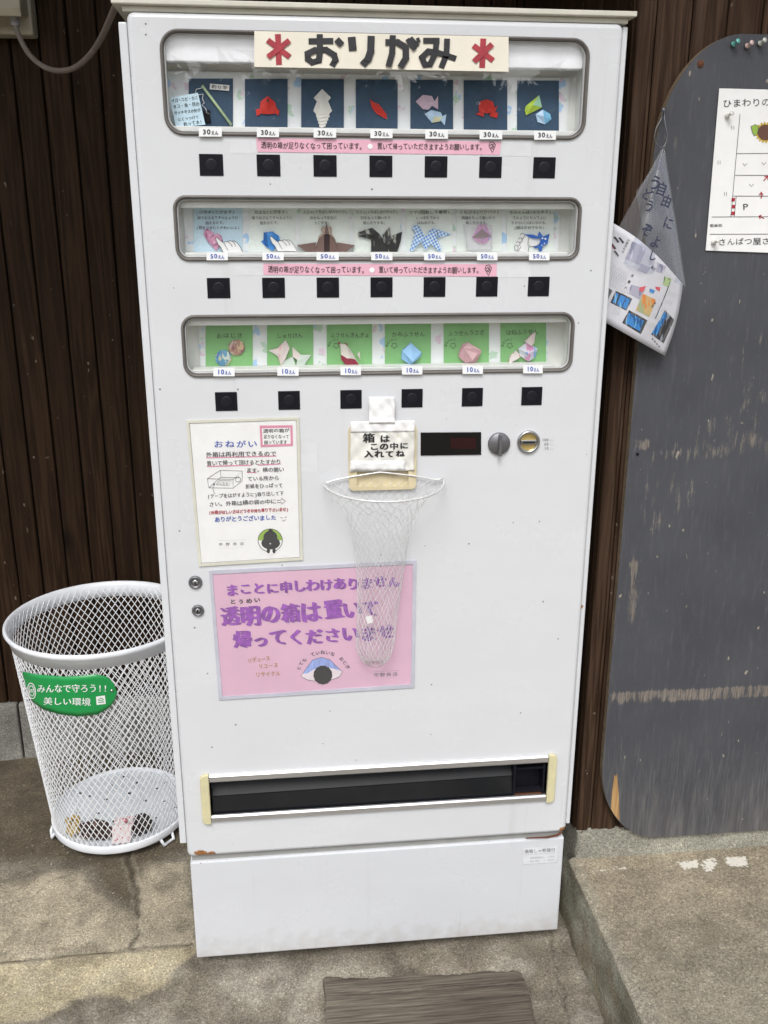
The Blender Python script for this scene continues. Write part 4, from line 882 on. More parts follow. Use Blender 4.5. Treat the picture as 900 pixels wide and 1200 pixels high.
for nm_, mm, cx, cy in (('pink brown', m_oh1, 361, 217), ('blue', m_oh2, 271, 287)):
    fs = [(0, [(*Ik(cx+58*math.cos(t*PI/4+.3), cy+56*math.sin(t*PI/4+.3)), 0), (*Ik(cx+58*math.cos((t+1)*PI/4+.3), cy+56*math.sin((t+1)*PI/4+.3)), 0), (*Ik(cx+14*math.cos((t+1)*PI/4+.5), cy+14*math.sin((t+1)*PI/4+.5)), 4), (*Ik(cx+14*math.cos(t*PI/4+.5), cy+14*math.sin(t*PI/4+.5)), 4)]) for t in range(8)]
    fs.append((0, [(*Ik(cx+14*math.cos(t*PI/4+.5), cy+14*math.sin(t*PI/4+.5)), 4) for t in range(8)]))
    folded('origami_disc', '%s patterned octagonal folded paper disc on green card' % nm_, fs, [mm], 0.003)
m_sh = mat_streak('pastel_star_paper', (0.72, 0.62, 0.60), [(0.55, 0.66, 0.72), (0.74, 0.45, 0.48)], 45); m_shw = mat('pale_mint_paper', (0.62, 0.70, 0.64), .6)
folded('origami_star', 'pastel folded paper throwing star on green card', [(0, S3(Ik, [(578, 236, 0), (640, 222, 2), (660, 262, 5), (642, 275, 2)])), (0, S3(Ik, [(640, 222, 2), (697, 165, 0), (722, 222, 2), (690, 300, 5), (660, 262, 5)])), (0, S3(Ik, [(642, 275, 2), (660, 262, 5), (690, 300, 5), (664, 342, 0)])), (0, S3(Ik, [(740, 212, 1), (800, 268, 2), (775, 300, 5), (745, 280, 4)])), (1, S3(Ik, [(800, 268, 2), (870, 267, 0), (835, 315, 1), (815, 350, 1), (765, 345, 3), (775, 300, 5)])), (1, S3(Ik, [(664, 345, 0), (690, 305, 4), (745, 280, 4), (765, 345, 3)]))], [m_sh, m_shw], 0.003)
m_gr = mat('crimson_paper', (0.32, 0.01, 0.05), .55, var=.15); m_gw = mat('white_balloon_paper', (0.66, 0.62, 0.56), .6, var=.1)
folded('origami_goldfish', 'white and crimson folded goldfish balloon on green card', [(0, S3(Jk, [(158, 190, 2), (205, 195, 2), (222, 235, 9), (240, 290, 9), (215, 290, 9), (172, 265, 3), (170, 215, 3)])), (0, S3(Jk, [(205, 195, 2), (235, 225, 1), (302, 342, 0), (270, 300, 5), (240, 290, 9), (222, 235, 9)])), (1, S3(Jk, [(172, 265, 3), (215, 290, 9), (240, 290, 9), (268, 298, 6), (302, 344, 1), (215, 346, 1), (175, 300, 1)])), (0, S3(Jk, [(282, 262, 1), (301, 243, 1), (304, 302, 1)])), (1, S3(Jk, [(150, 180, 1), (168, 182, 2), (165, 200, 3)])), (1, S3(Jk, [(196, 188, 1), (214, 190, 1), (216, 206, 1), (205, 195, 3)]))], [m_gw, m_gr], 0.003)
m_cu = mat_pattern('sky_blue_dot_paper', (0.30, 0.55, 0.84), [(0.55, 0.12, 0.30), (0.08, 0.14, 0.35)], 95, 0.18, 0.4)
folded('origami_cube', 'sky blue folded paper balloon cube with dots', [(0, S3(Jk, [(648, 184, 3), (720, 250, 3), (658, 312, 17), (590, 240, 8)])), (0, S3(Jk, [(590, 240, 8), (658, 312, 17), (648, 336, 4), (583, 294, 2)])), (0, S3(Jk, [(658, 312, 17), (720, 250, 3), (716, 276, 1), (648, 336, 4)]))], [m_cu], 0.003)
m_pk = mat('dusty_pink_paper', (0.56, 0.33, 0.36), .6, var=.12); m_pk2 = mat('pale_dusty_pink_paper', (0.66, 0.42, 0.45), .6)
folded('origami_rabbit_balloon', 'dusty pink folded rabbit balloon on green card', [(0, S3(Kk, [(185, 226, 2), (150, 262, 8), (128, 280, 2), (150, 235, 1)])), (1, S3(Kk, [(185, 226, 2), (268, 276, 9), (205, 262, 13), (150, 262, 8)])), (1, S3(Kk, [(150, 262, 8), (205, 262, 13), (240, 300, 12), (170, 275, 11)])), (0, S3(Kk, [(205, 262, 13), (268, 276, 9), (262, 300, 8), (240, 300, 12)])), (0, S3(Kk, [(128, 280, 2), (150, 262, 8), (212, 340, 13), (165, 356, 3), (122, 318, 2)])), (1, S3(Kk, [(150, 262, 8), (170, 275, 11), (240, 300, 12), (212, 340, 13)])), (0, S3(Kk, [(240, 300, 12), (262, 300, 6), (240, 345, 2), (210, 370, 1), (165, 356, 3), (212, 340, 13)]))], [m_pk, m_pk2], 0.003)
m_wb = mat_streak('blue_pink_print', (0.66, 0.70, 0.76), [(0.16, 0.34, 0.72), (0.70, 0.34, 0.55)], 50); m_wr2 = mat_pattern('red_flower_print', (0.72, 0.66, 0.64), [(0.55, 0.04, 0.10)], 150, 0.33, 0.7)
folded('origami_winged_balloon', 'multicoloured folded paper balloon with two wings', [(0, S3(Kk, [(505, 266, 3), (560, 226, 3), (628, 264, 3), (572, 300, 15)])), (0, S3(Kk, [(505, 266, 3), (572, 300, 15), (570, 348, 4), (518, 312, 2)])), (0, S3(Kk, [(572, 300, 15), (628, 264, 3), (612, 320, 2), (570, 348, 4)])), (2, S3(Kk, [(548, 222, 6), (590, 175, 5), (616, 158, 4), (606, 228, 6), (588, 248, 8)])), (1, S3(Kk, [(444, 362, 3), (452, 314, 3), (492, 278, 5), (522, 312, 6), (505, 328, 5)]))], [m_wb, m_wr2, m_sh], 0.003)

# ================================================================== SIGNS ON THE MACHINE
# title sign
r = thing('title_sign', at(447, 84), 'cream paper title sign lettered in black paper strips', 'sign')
F = plane(-0.0062); b = MB()
b.grid(40, 6, lambda u, v: at(298+298*u, (36.3*(1-v)+78.3*v)*(1-u)+(43*(1-v)+84*v)*u, -0.0062-0.0008*math.sin(u*9)*v-0.0014*max(0, u-.93)/.07*(1-v)), 0); b.build('sheet', m_cream, r, keep=True)
def strips(segs, m, k):
    b = MB(); h_ = 0.0010
    for j, (pts, w) in enumerate(segs):
        P = [k(*p) for p in pts]; W_ = w/5.0
        for i in range(len(P)-1):
            a, c = Vector(P[i]), Vector(P[i+1]); d = (c-a).normalized(); n = Vector((-d.y, d.x))*W_/2; ex = d*(W_*0.30)
            a2 = a-(ex if i > 0 else d*0); c2 = c+(ex if i < len(P)-2 else d*0)
            f = plane(-0.0074-0.00022*((i*2+j*3) % 7)); b.slab([f(*(a2+n)), f(*(a2-n)), f(*(c2-n)), f(*(c2+n))], (0, .0005, 0))
    return b
k1 = K(280, 30, 5); k2 = K(440, 30, 5)
strips([([(228, 50), (235, 230)], 34), ([(168, 84), (298, 184)], 32), ([(296, 86), (170, 184)], 32)], 0, k1).build('star_mark', m_redstrip, r)
strips([([(632, 76), (625, 248)], 34), ([(574, 116), (690, 204)], 32), ([(684, 108), (578, 210)], 32)], 0, k2).build('star_mark', m_redstrip, r)
strips([([(408, 92), (553, 90)], 36), ([(473, 50), (475, 150), (468, 205), (430, 216), (404, 196), (402, 164), (445, 144), (510, 142), (558, 172), (566, 202), (545, 238)], 36), ([(572, 80), (604, 114)], 38)], 0, k1).build('letter', m_strip, r)
strips([([(660, 66), (668, 148)], 46), ([(775, 60), (772, 150), (756, 196), (724, 232)], 42)], 0, k1).build('letter', m_strip, r)
strips([([(58, 98), (130, 98), (178, 128), (178, 190), (145, 246)], 38), ([(102, 56), (98, 160), (76, 240)], 36), ([(186, 78), (232, 142)], 26), ([(205, 70), (250, 120)], 24), ([(246, 72), (256, 98)], 20)], 0, k2).build('letter', m_strip, r)
strips([([(280, 88), (376, 88)], 34), ([(358, 80), (352, 160), (320, 226), (290, 230), (272, 186), (310, 150), (370, 160), (472, 194)], 34), ([(420, 76), (416, 170), (385, 248)], 34)], 0, k2).build('letter', m_strip, r)

# pink strips
def pstrip(tl, bl, br, tr_, y0, dy, label, dot):
    r = thing('pink_notice_strip', at((tl[0]+tr_[0])/2, bl[1]), label, 'notice', 'pink paper strips under the windows')
    b = MB(); F = plane(-0.0008); b.slab([F(*tl), F(*bl), F(*br), F(*tr_)], (0, .0006, 0)); b.build('strip', m_pink, r, keep=True)
    b = MB(); w = tr_[0]-tl[0]; X = lambda f_: tl[0]+f_*w; Y = lambda f_: y0+dy*f_
    write(b, '透明の箱が足りなくなって困っています。', F, (X(.02), Y(.02)), (X(.445), Y(.445)), 8.6, 0, 0.012, 0.06, 3)
    write(b, '置いて帰っていただきますようお願いします。', F, (X(.495), Y(.5)), (X(.935), Y(.93)), 8.2, 0, 0.012, 0.06, 3)
    cx, cy = X(.965), Y(.96)
    stroke(b, F, [(cx-4, cy-2), (cx-2.6, cy-6), (cx+1, cy-6.6), (cx+3.6, cy-3), (cx+1.6, cy+2.5), (cx, cy+6), (cx-1.8, cy+2.5)], 0.8, 0, closed=True); stroke(b, F, [(cx-2.6, cy-2), (cx-.5, cy-4), (cx+1.5, cy-1), (cx, cy+1.5), (cx-1.6, cy)], 1.0)
    stroke(b, F, [(cx+2.4, cy-5), (cx-1.5, cy+1)], .6)
    if dot: fill(b, F, circ(X(.466), Y(.46), 3.1), 1, 0.0007)
    b.build('lettering', [m_ink, m_tag], r, keep=True)
pstrip((300, 161.8), (302, 178), (586, 181.5), (587, 166), 170.4, 2.4, 'pink handwritten notice strip under the top window', True)
pstrip((308.5, 309), (309, 322), (582, 324), (582, 309.5), 316, 1.0, 'pink handwritten notice strip under the middle window', True)

# request sheet in hard sleeve
k5 = K(210, 480, 5.625)
r = thing('request_sheet', at(290, 662), 'white handwritten request sheet in clear hard sleeve with small pink box', 'notice')
F = plane(-0.0012); b = MB(); P = [(221, 495), (235, 661), (353, 654), (348.5, 491)]
b.slab([F(222.5, 496.5), F(236, 659.5), F(351, 652.5), F(347, 492.5)], (0, .0008, 0)); b.build('sheet', m_paper, r, keep=True)
def sleeve(r, P, w, m, y=-0.0026):
    b = MB(); F = plane(y); n = 4; cx = sum(p[0] for p in P)/4; cy = sum(p[1] for p in P)/4
    I = [(p[0]+math.copysign(w, cx-p[0]), p[1]+math.copysign(w, cy-p[1])) for p in P]
    for i in range(4): b.slab([F(*P[i]), F(*P[(i+1) % 4]), F(*I[(i+1) % 4]), F(*I[i])], (0, .0022, 0))
    b.build('sleeve_edge', m, r, keep=True)
    b = MB(); F = plane(y+0.0004); b.poly([F(*p) for p in I]); b.build('clear_front', m_clear, r, keep=True)
m_sl1 = mat('cloudy_plastic_edge', (0.60, 0.59, 0.50), 0.25); m_sl2 = mat('cloudy_lilac_plastic_edge', (0.48, 0.48, 0.55), 0.25)
sleeve(r, [(218.5, 493), (233, 664), (355, 656.5), (350.5, 489)], 3.0, m_sl1)
b = MB(); F = plane(-0.0016); MI = {'k': 0, 'b': 1, 'r': 2, 'p': 3, 'l': 4, 'g': 5, 'w': 6}
def wl(s_, X0, X1, Y0, Y1, h, c='k', bold=0.014, jit=0.05): write(b, s_, F, k5(X0, Y0), k5(X1, Y1), h/5.625, MI[c], bold, jit, 3, 0.0004)
def ul(X0, X1, Y0, Y1, w=7, c='p'): stroke(b, F, [k5(X0, Y0), k5(X1, Y1)], w/5.625, MI[c], 0.0002)
wl('おねがい', 222, 520, 232, 226, 52, 'b', 0.012)
ul(178, 640, 318, 306); ul(182, 480, 375, 366); ul(520, 670, 366, 358); ul(445, 510, 414, 414)
wl('外箱は再利用できるので', 175, 642, 299, 290, 38); wl('置いて帰って頂けるとたすかり', 180, 672, 355, 344, 36)
wl('ます。横の開い', 442, 692, 402, 396, 34); wl('ている所から', 450, 660, 459, 452, 33); wl('折紙をひっぱって', 436, 684, 508, 500, 33)
wl('(テープをはがすように)取り出して下', 185, 690, 573, 552, 32); wl('さい。外箱は横の袋の中に', 195, 640, 626, 606, 34)
wl('(外箱がほしい方はどうぞお持ち帰り下さいませ)', 195, 720, 681, 658, 27, 'r', 0.03); wl('ありがとうございました', 232, 640, 726, 712, 36, 'b', 0.02)
stroke(b, F, [k5(*p) for p in ((645, 598), (672, 596), (672, 583), (700, 603), (675, 624), (673, 612), (646, 613))], 0.6, 0, .0004, True)
for p in ([(668, 716), (676, 710), (682, 716)], [(694, 712), (702, 706), (710, 712)], [(676, 728), (690, 736), (704, 724)]): stroke(b, F, [k5(*q) for q in p], 0.5, 0, .0004)
for p in ([(185, 455), (270, 400), (415, 405), (355, 460), (185, 455)], [(185, 455), (195, 515), (355, 518), (355, 460)], [(355, 518), (415, 470), (415, 405)], [(270, 400), (275, 445), (195, 515)], [(275, 445), (395, 450)], [(245, 495), (265, 468), (345, 470), (325, 500), (245, 495)], [(225, 500), (222, 520), (228, 545), (238, 556)]):
    stroke(b, F, [k5(*q) for q in p], 0.45, 0, .0004)
write(b, 'こちら', F, k5(262, 484), k5(325, 488), 3, 0, 0.01, .05, 2, .0004)
stroke(b, F, circ(*k5(388, 460), 17/5.625, n=20), 0.45, 0, .0004, True); fill(b, F, circ(*k5(230, 493), 1.1, n=8), 0, .0004)
fill(b, F, [k5(530, 105), k5(537, 248), k5(750, 240), k5(747, 103)], 3, .0002); fill(b, F, [k5(545, 124), k5(551, 232), k5(735, 225), k5(731, 120)], 6, .0003)
wl('透明の箱が', 553, 727, 142, 138, 29, 'k', .02); wl('足りなくなって', 556, 725, 181, 178, 27, 'k', .02); wl('困っています', 560, 712, 217, 214, 27, 'k', .02)
# bowing figure
def el(X, Y, rx, ry, c, l=.0003, a0=0, a1=2*PI, n=24): fill(b, F, [k5(*p) for p in circ(X, Y, rx, ry, n, a0, a1)], MI[c], l)
el(600, 862, 82, 78, 'k', .00025); el(600, 862, 78, 74, 'w', .0003); el(600, 862, 78, 74, 'l', .00035, PI, 2*PI); el(603, 880, 62, 42, 'k', .0004); el(601, 842, 46, 44, 'k', .00045); el(602, 798, 15, 11, 'k', .00045)
for X in (588, 625): el(X, 930, 11, 18, 'k', .0005)
el(601, 944, 18, 20, 'w', .0004); el(600, 884, 6, 5, 'w', .0006)
wl('市野商店', 250, 436, 890, 884, 22, 'g', .004, 0); wl('ーーーーーーーーーーーー', 250, 436, 865, 858, 10, 'g', .01, 0); wl('ーーーーーーーーーー', 262, 428, 914, 908, 8, 'g', 0, 0)
b.build('lettering', [m_ink, m_bink, m_rink, m_pmark, m_lime, m_grey, m_paper], r, keep=True)

# pink poster
k3 = K(200, 650, 3.0)
r = thing('pink_poster', at(370, 818), 'large pink poster with purple brush lettering in clear sleeve', 'poster')
F = plane(-0.0012); b = MB(); b.slab([F(248, 673), F(258, 817), F(482, 803), F(484, 662)], (0, .0008, 0)); b.build('sheet', m_pinks, r, keep=True)
sleeve(r, [(245, 669), (256.5, 820.5), (485.5, 806), (488, 657)], 4.0, m_sl2)
b = MB(); F = plane(-0.0016); MI = {'p': 0, 'k': 1, 'o': 2, 's': 3, 'g': 4, 'w': 5}
def wl(s_, X0, X1, Y0, Y1, h, c='p', bold=0.035, jit=0.07): write(b, s_, F, k3(X0, Y0), k3(X1, Y1), h/3, MI[c], bold, jit, 3, 0.0004, (0.062 if c == 'p' else 0))
wl('まことに申しわけありません', 193, 808, 126, 94, 44)
wl('とうめい', 205, 318, 167, 159, 18, 'k', .02); wl('透明の箱は', 176, 528, 222, 200, 74, 'p', .038); wl('置いて', 542, 735, 198, 186, 66, 'p', .038)
wl('帰ってくださいませ', 222, 790, 304, 272, 60, 'p', .036)
wl('リデュース', 270, 350, 374, 364, 19, 'o', .01); wl('リユース', 308, 378, 393, 389, 18, 'o', .01); wl('リサイクル', 298, 386, 423, 417, 18, 'o', .01)
bow = [(458, 427), (480, 395), (500, 370), (530, 361), (560, 370), (580, 390), (604, 412), (592, 430), (560, 442), (520, 446), (480, 440)]
fill(b, F, [k3(*p) for p in bow], MI['w'], .0002); fill(b, F, [k3(*p) for p in ((466, 418), (480, 395), (500, 370), (530, 361), (560, 370), (580, 390), (598, 408), (570, 400), (535, 392), (500, 405), (480, 418))], MI['s'], .0003)
stroke(b, F, [k3(*p) for p in bow], .45, MI['k'], .0004, True)
fill(b, F, [k3(535+(33+.8*math.sin(t*13))*math.cos(t), 423+(33+.8*math.sin(t*13))*math.sin(t)) for t in np.linspace(0, 2*PI, 41)[:-1]], MI['k'], .0005)
s_ = 'とても ていねいな おじぎ'
for j, ch in enumerate(s_):
    an = math.radians(158-133*j/(len(s_)-1)); cx, cy = 537+93*math.cos(an), 432-88*math.sin(an); ta = an-PI/2
    if ch != ' ': write(b, ch, F, k3(cx-8*math.cos(ta), cy+8*math.sin(ta)), k3(cx+8*math.cos(ta), cy-8*math.sin(ta)), 5.2, MI['k'], .01, .04, 2, .0004)
wl('市野商店', 712, 800, 424, 420, 15, 'g', .004, 0); wl('ーーーーーーーーーーーー', 712, 802, 412, 407, 6, 'g', .01, 0); wl('ーーーーーーーー', 716, 798, 436, 432, 5, 'g', 0, 0)
b.build('lettering', [m_purple, m_ink, m_ochre, m_skyink, m_grey, mat('pale_pink_white', (0.74, 0.66, 0.70), .6)], r, keep=True)

# taped note over the coin cup
r = thing('taped_note', at(448, 555), 'white wrinkled note taped above the hanging net', 'note')
def noteF(px_, py_, lift=0.0):
    w = 0.0016*math.sin(px_*0.21+py_*.1)*math.cos(py_*0.17+px_*.05)+0.0012*math.sin(px_*.5-py_*.33)*(1 if py_ < 515 or py_ > 540 else .3)
    return at(px_, py_, -0.0090+w-lift)
b = MB(); b.grid(30, 24, lambda u, v: noteF(410+u*75.5+(1-v)*1, 503+v*50-(1.5*u))); b.build('sheet', mat('translucent_note_paper', (.70, .69, .65), .35), r, solid=.0004, keep=True)
b = MB(); b.grid(12, 12, lambda u, v: noteF(432.5+u*30.5, 465+v*31, 0.0002+0.0026*(v > .9))); b.build('tape_tab', mat('glossy_white_tape', (0.80, 0.80, 0.80), 0.22, bump=.3, bs=60), r, solid=.0003, keep=True)
b = MB(); b.grid(24, 6, lambda u, v: noteF(411+u*75, 494+v*13-1.2*u, 0.0008)); b.build('tape', mat('glossy_white_tape', (0.8, .8, .8), .22), r, solid=.0003, keep=True)
b = MB(); b.grid(20, 3, lambda u, v: noteF(411+u*64, 540+v*12, 0.0008)); b.build('tape', mat('glossy_white_tape', (0.8, .8, .8), .22), r, solid=.0003, keep=True)
b = MB(); kn_ = K(370, 460, 3.0)
NF = lambda x, y_, l=0: noteF(x, y_, l+0.0003)
write(b, '箱', NF, kn_(160, 163), kn_(214, 161), 12, 0, .022, .03, 3, .0006); write(b, 'は', NF, kn_(222, 164), kn_(264, 163), 9.5, 0, .03, .03, 3, .0006)
write(b, 'この中に', NF, kn_(188, 192), kn_(328, 187), 8.6, 0, .034, .04, 3, .0006); write(b, '入れてね', NF, kn_(168, 217), kn_(315, 216), 8.8, 0, .034, .04, 3, .0006)
b.build('lettering', m_ink, r, keep=True)

# hanging net
r = thing('net_bag', at(450, 600, -0.05), 'white string net bag hanging from a wire hoop below the note', 'net')
cL, cR = at(379.5, 561, -0.008), at(519, 566, -0.008); cx0, hw = (cL.x+cR.x)/2, (cR.x-cL.x)/2; zr = (cL.z+cR.z)/2
m_net = mat('white_net_string', (0.74, 0.74, 0.74), 0.5); m_wire = mat('silver_wrapped_wire', (0.72, 0.72, 0.72), 0.35, .3)
def rim(t):   # t 0..1 front arc left->right, 1..2 back right->left
    if t <= 1:
        a_ = PI*(1-t); return Vector((cx0+hw*math.cos(a_)*(1-.04*math.sin(a_)), -0.008-0.105*abs(math.sin(a_))**0.85, zr-0.008*math.sin(a_)*(0.5+t)-0.006*math.cos(a_)*-.3))
    s_ = t-1; x = cx0+hw*(1-2*s_); return Vector((x, -0.008, zr+0.0165*max(0, 1-abs(s_-.53)*2.3)**.7))
b = MB(); b.tube([rim(i/40) for i in range(41)], 0.0018, 8); b.tube([rim(1+i/30) for i in range(31)], 0.0015, 8)
# wrapping turns on the hoop
b.tube([rim(i/220)+Vector((0, 0.0022*math.cos(i*.9), 0.0026*math.sin(i*.9))) for i in range(221)], 0.0006, 4)
b.build('hoop', m_wire, r)
ROWS = [(0.00, -hw, hw, 0.105), (0.06, -0.098, 0.082, 0.085), (0.14, -0.072, 0.062, 0.060), (0.30, -0.058, 0.046, 0.042), (0.5, -0.050, 0.036, 0.036), (0.72, -0.050, 0.026, 0.038), (0.88, -0.054, 0.020, 0.042), (0.96, -0.046, 0.012, 0.036), (1.0, -0.030, -0.004, 0.020)]
zbot = at(440, 779, -0.02).z
def net(u, v):
    v = min(max(v, 0), 1); u %= 1.0
    for i in range(len(ROWS)-1):
        if v <= ROWS[i+1][0]: break
    a_, c_ = ROWS[i], ROWS[i+1]; f_ = (v-a_[0])/(c_[0]-a_[0]); L_ = a_[1]+(c_[1]-a_[1])*f_; R_ = a_[2]+(c_[2]-a_[2])*f_; D_ = a_[3]+(c_[3]-a_[3])*f_
    m_ = (L_+R_)/2; h_ = (R_-L_)/2
    if u < 0.5: q = u*2; an = PI*(1-q); x = m_+h_*math.cos(an); y = -0.007-D_*abs(math.sin(an))**.85
    else: q = (u-.5)*2; x = m_+h_*(1-2*q); y = -0.006
    return Vector((cx0+x, y, zr-0.003+(zbot-zr)*v))
b = MB(); N = 25; rn = random.Random(1)
for sgn in (1, -1):
    for k in range(N):
        tw = 0.80; pts = []; ph = rn.uniform(0, 6)
        for j in range(45):
            v = j/44; p = net(k/N+sgn*tw*v*0.9+0.006*math.sin(v*30+ph)+0.004*math.sin(v*71+ph*2), v); pts.append(p)
        b.tube(pts, 0.00036, 3, sm=True)
o = b.build('net_mesh', m_net, r, keep=True); tag(o, kind='stuff')
r = MB(); f = plane(-0.032); r.slab([f(428, 723), f(430.5, 731), f(437.5, 729.5), f(435.5, 721.5)], (0, .0006, 0)); tag(r.build('paper_scrap', m_paper), 'tiny white paper scrap caught inside the hanging net', 'paper scrap')

# ================================================================== BASKET
BC = Vector((-0.2499, 0.5755, 0)); BB = Vector((-0.242, 0.5577, 0)); R1, Z1, R0, Z0 = 0.2195, 0.572, 0.1735, 0.035
bk_ = thing('wire_basket', (BB.x, BB.y, 0), 'white expanded metal waste basket with green plate', 'waste basket')
m_bw = mat('white_coated_wire', (0.78, 0.79, 0.81), 0.35, var=.05); m_bw2 = mat('white_coated_rim', (0.76, 0.78, 0.82), 0.3, var=.08, vs=15)
def cone(a_, z, off=0.0):
    t = (z-Z0)/(Z1-Z0); c = BB.lerp(BC, t); rd = R0+(R1-R0)*t+off; return Vector((c.x+rd*math.cos(a_), c.y+rd*math.sin(a_), z))
b = MB(); NB = 74; lev = 42
zs = [Z0+(Z1-Z0)*j/lev for j in range(lev+1)]
for k in range(NB):
    for sgn in (1, -1):
        pts = []
        for j in range(lev+1): pts.append((2*PI*(k+sgn*0.5*j)/NB+.008*math.sin(zs[j]*21+k*.3)*math.sin(k*.171+1), zs[j]))
        rings = []
        for a_, z in pts:
            da = 0.0022/R1; rings.append([cone(a_-da*.5, z, .0007), cone(a_+da*.5, z, .0007), cone(a_+da*.5, z, -.0007), cone(a_-da*.5, z, -.0007)])
        vs = [p for g_ in rings for p in g_]; fs = [(i*4+q, i*4+(q+1) % 4, (i+1)*4+(q+1) % 4, (i+1)*4+q) for i in range(lev) for q in range(4)]
        b.add(vs, fs)
o = b.build('mesh_wall', m_bw, bk_, keep=True); tag(o, kind='stuff')
b = MB(); b.lathe([(0.2175, -0.034), (0.2195, -0.004), (0.2230, 0.004), (0.2270, 0.0068), (0.2310, 0.004), (0.2320, -0.001), (0.2295, -0.006), (0.2265, -0.010), (0.2235, -0.012), (0.2195, -0.034)], (BC.x, BC.y, Z1+0.004), n=96, closed=True); b.build('rim', m_bw2, bk_)
b = MB(); b.lathe([(0.1720, 0.0), (0.1760, 0.0), (0.1775, 0.003), (0.1775, 0.019), (0.1765, 0.022), (0.1735, 0.022), (0.1720, 0.018)], (BB.x, BB.y, 0.020), n=96, closed=True); b.build('bottom_band', m_bw2, bk_)
b = MB(); nr_, ns_ = 21, 132; rads = [0.1725*q/nr_ for q in range(nr_+1)]; rads[0] = 0.0005; rn = random.Random(4)
gone = set()
for rd, n, ph in ((7, 6, .3), (13, 10, .1), (17, 7, .8)):
    for q in range(n):
        sI = int(((ph+2*PI*q/n)/(2*PI)*ns_)) % ns_; w_ = max(1, round(0.0075/(2*PI*rads[rd]/ns_)))
        for e_ in range(w_): gone.add((rd, (sI+e_) % ns_))
vs = [(BB.x+rads[q]*math.cos(2*PI*t_/ns_), BB.y+rads[q]*math.sin(2*PI*t_/ns_), 0.034+0.0018*math.exp(-((q-10)/1.2)**2)+0.0018*math.exp(-((q-15)/1.2)**2)) for q in range(nr_+1) for t_ in range(ns_)]
b.add(vs, [(q*ns_+t_, q*ns_+(t_+1) % ns_, (q+1)*ns_+(t_+1) % ns_, (q+1)*ns_+t_) for q in range(nr_) for t_ in range(ns_) if (q, t_) not in gone], 0, True)
b.build('bottom_plate', mat('grey_white_plate', (0.70, 0.74, 0.79), 0.4, var=.08), bk_, keep=True)
for dg in (-42, 78, 198):
    t = math.radians(dg); u_ = Vector((math.cos(t), math.sin(t), 0)); n_ = Vector((-math.sin(t), math.cos(t), 0)); c_ = BB+u_*0.168; b = MB()
    path = [c_+n_*0.020+Vector((0, 0, .026)), c_+n_*0.016+u_*.012+Vector((0, 0, .004)), c_-n_*0.016+u_*.012+Vector((0, 0, .004)), c_-n_*0.020+Vector((0, 0, .026))]
    b.tube(path, 0.0045, 8); b.build('foot', m_bw2, bk_)
def coneat(px_, py_, off=0.004):
    d = Vector(ray(px_, py_)).normalized(); o_ = Vector(CAM); lo = None
    t = 1.6; st_ = 0.01
    def g_(t):
        p = o_+d*t; s_ = (p.z-Z0)/(Z1-Z0); c = BB.lerp(BC, s_); return math.hypot(p.x-c.x, p.y-c.y)-(R0+(R1-R0)*s_+off)
    while g_(t) > 0 and t < 3.2: t += st_
    if t >= 3.2: return None
    a_, c_ = t-st_, t
    for _ in range(24):
        m_ = (a_+c_)/2
        if g_(m_) > 0: a_ = m_
        else: c_ = m_
    return o_+d*c_
TOP = [(26.5, 787), (40, 790), (75, 793), (100, 791.5), (112, 790), (125, 793), (133, 800), (137, 811)]
BOT = [(26.5, 789), (31, 805), (38, 822), (50, 831), (70, 837), (92, 839.5), (115, 837), (128, 829), (134, 821), (137, 812)]
def itp(L, x):
    for (xa, ya), (xb, yb) in zip(L, L[1:]):
        if x <= xb: return ya+(yb-ya)*max(0, (x-xa))/(xb-xa)
    return L[-1][1]
plate = bpy.data.objects.new('name_plate', None); COL.objects.link(plate); plate.parent = bk_
b = MB(); nX = 60
cols_ = [26.5+(137-26.5)*(i/nX) for i in range(nX+1)]
def cg(u, v):
    x = 26.5+110.5*u; return coneat(x, itp(TOP, x)*(1-v)+itp(BOT, x)*v, .004) or Vector((0, 0, 0))
b.grid(nX, 8, cg); b.build('green_sheet', mat('green_enamel', (0.012, 0.27, 0.065), 0.3, var=.06), plate, keep=True, solid=0.0012)
b = MB(); CF = lambda x, y_, l=0: (coneat(x, y_, .0052+l) or Vector((0, 0, 0)))
kp = K(20, 780, 6.923)
write(b, 'みんなで守ろう!!', CF, kp(160, 190), kp(738, 185), 10.5, 0, .012, .0, 3, 0); write(b, '美しい環境', CF, kp(212, 290), kp(600, 297), 9.6, 0, .012, .0, 3, 0)
for r_, w in ((6.6, 1.0), (4.3, .9)): stroke(b, CF, [(kp(118, 205)[0]+r_*.68*math.cos(t)-.15*r_*math.sin(t)*-1, kp(118, 205)[1]+r_*1.38*math.sin(t)) for t in np.linspace(0, 2*PI, 25)[:-1]], w, 0, 0, True)
write(b, 'の', CF, kp(100, 205), kp(136, 205), 5.5, 0, .02, 0, 2, 0)
sq = [kp(640, 252), kp(646, 320), kp(720, 310), kp(712, 242)]; fill(b, CF, sq, 0, 0); b.build('lettering', m_white, plate, keep=True)
b = MB(); stroke(b, CF, [kp(*p) for p in ((655, 282), (680, 262), (704, 276))], .9, 0, .0004); stroke(b, CF, [kp(*p) for p in ((658, 300), (706, 294))], .9, 0, .0004); stroke(b, CF, [kp(*p) for p in ((664, 286), (698, 282))], .8, 0, .0004); b.build('crest', mat('green_enamel', (0, 0, 0)), plate, keep=True)
c_ = coneat(*kp(768, 204), .005); b = MB(); b.lathe([(0.0035, 0), (0.003, .0015), (0, .002)], c_, 'y', 12); b.build('rivet', m_steel, plate)
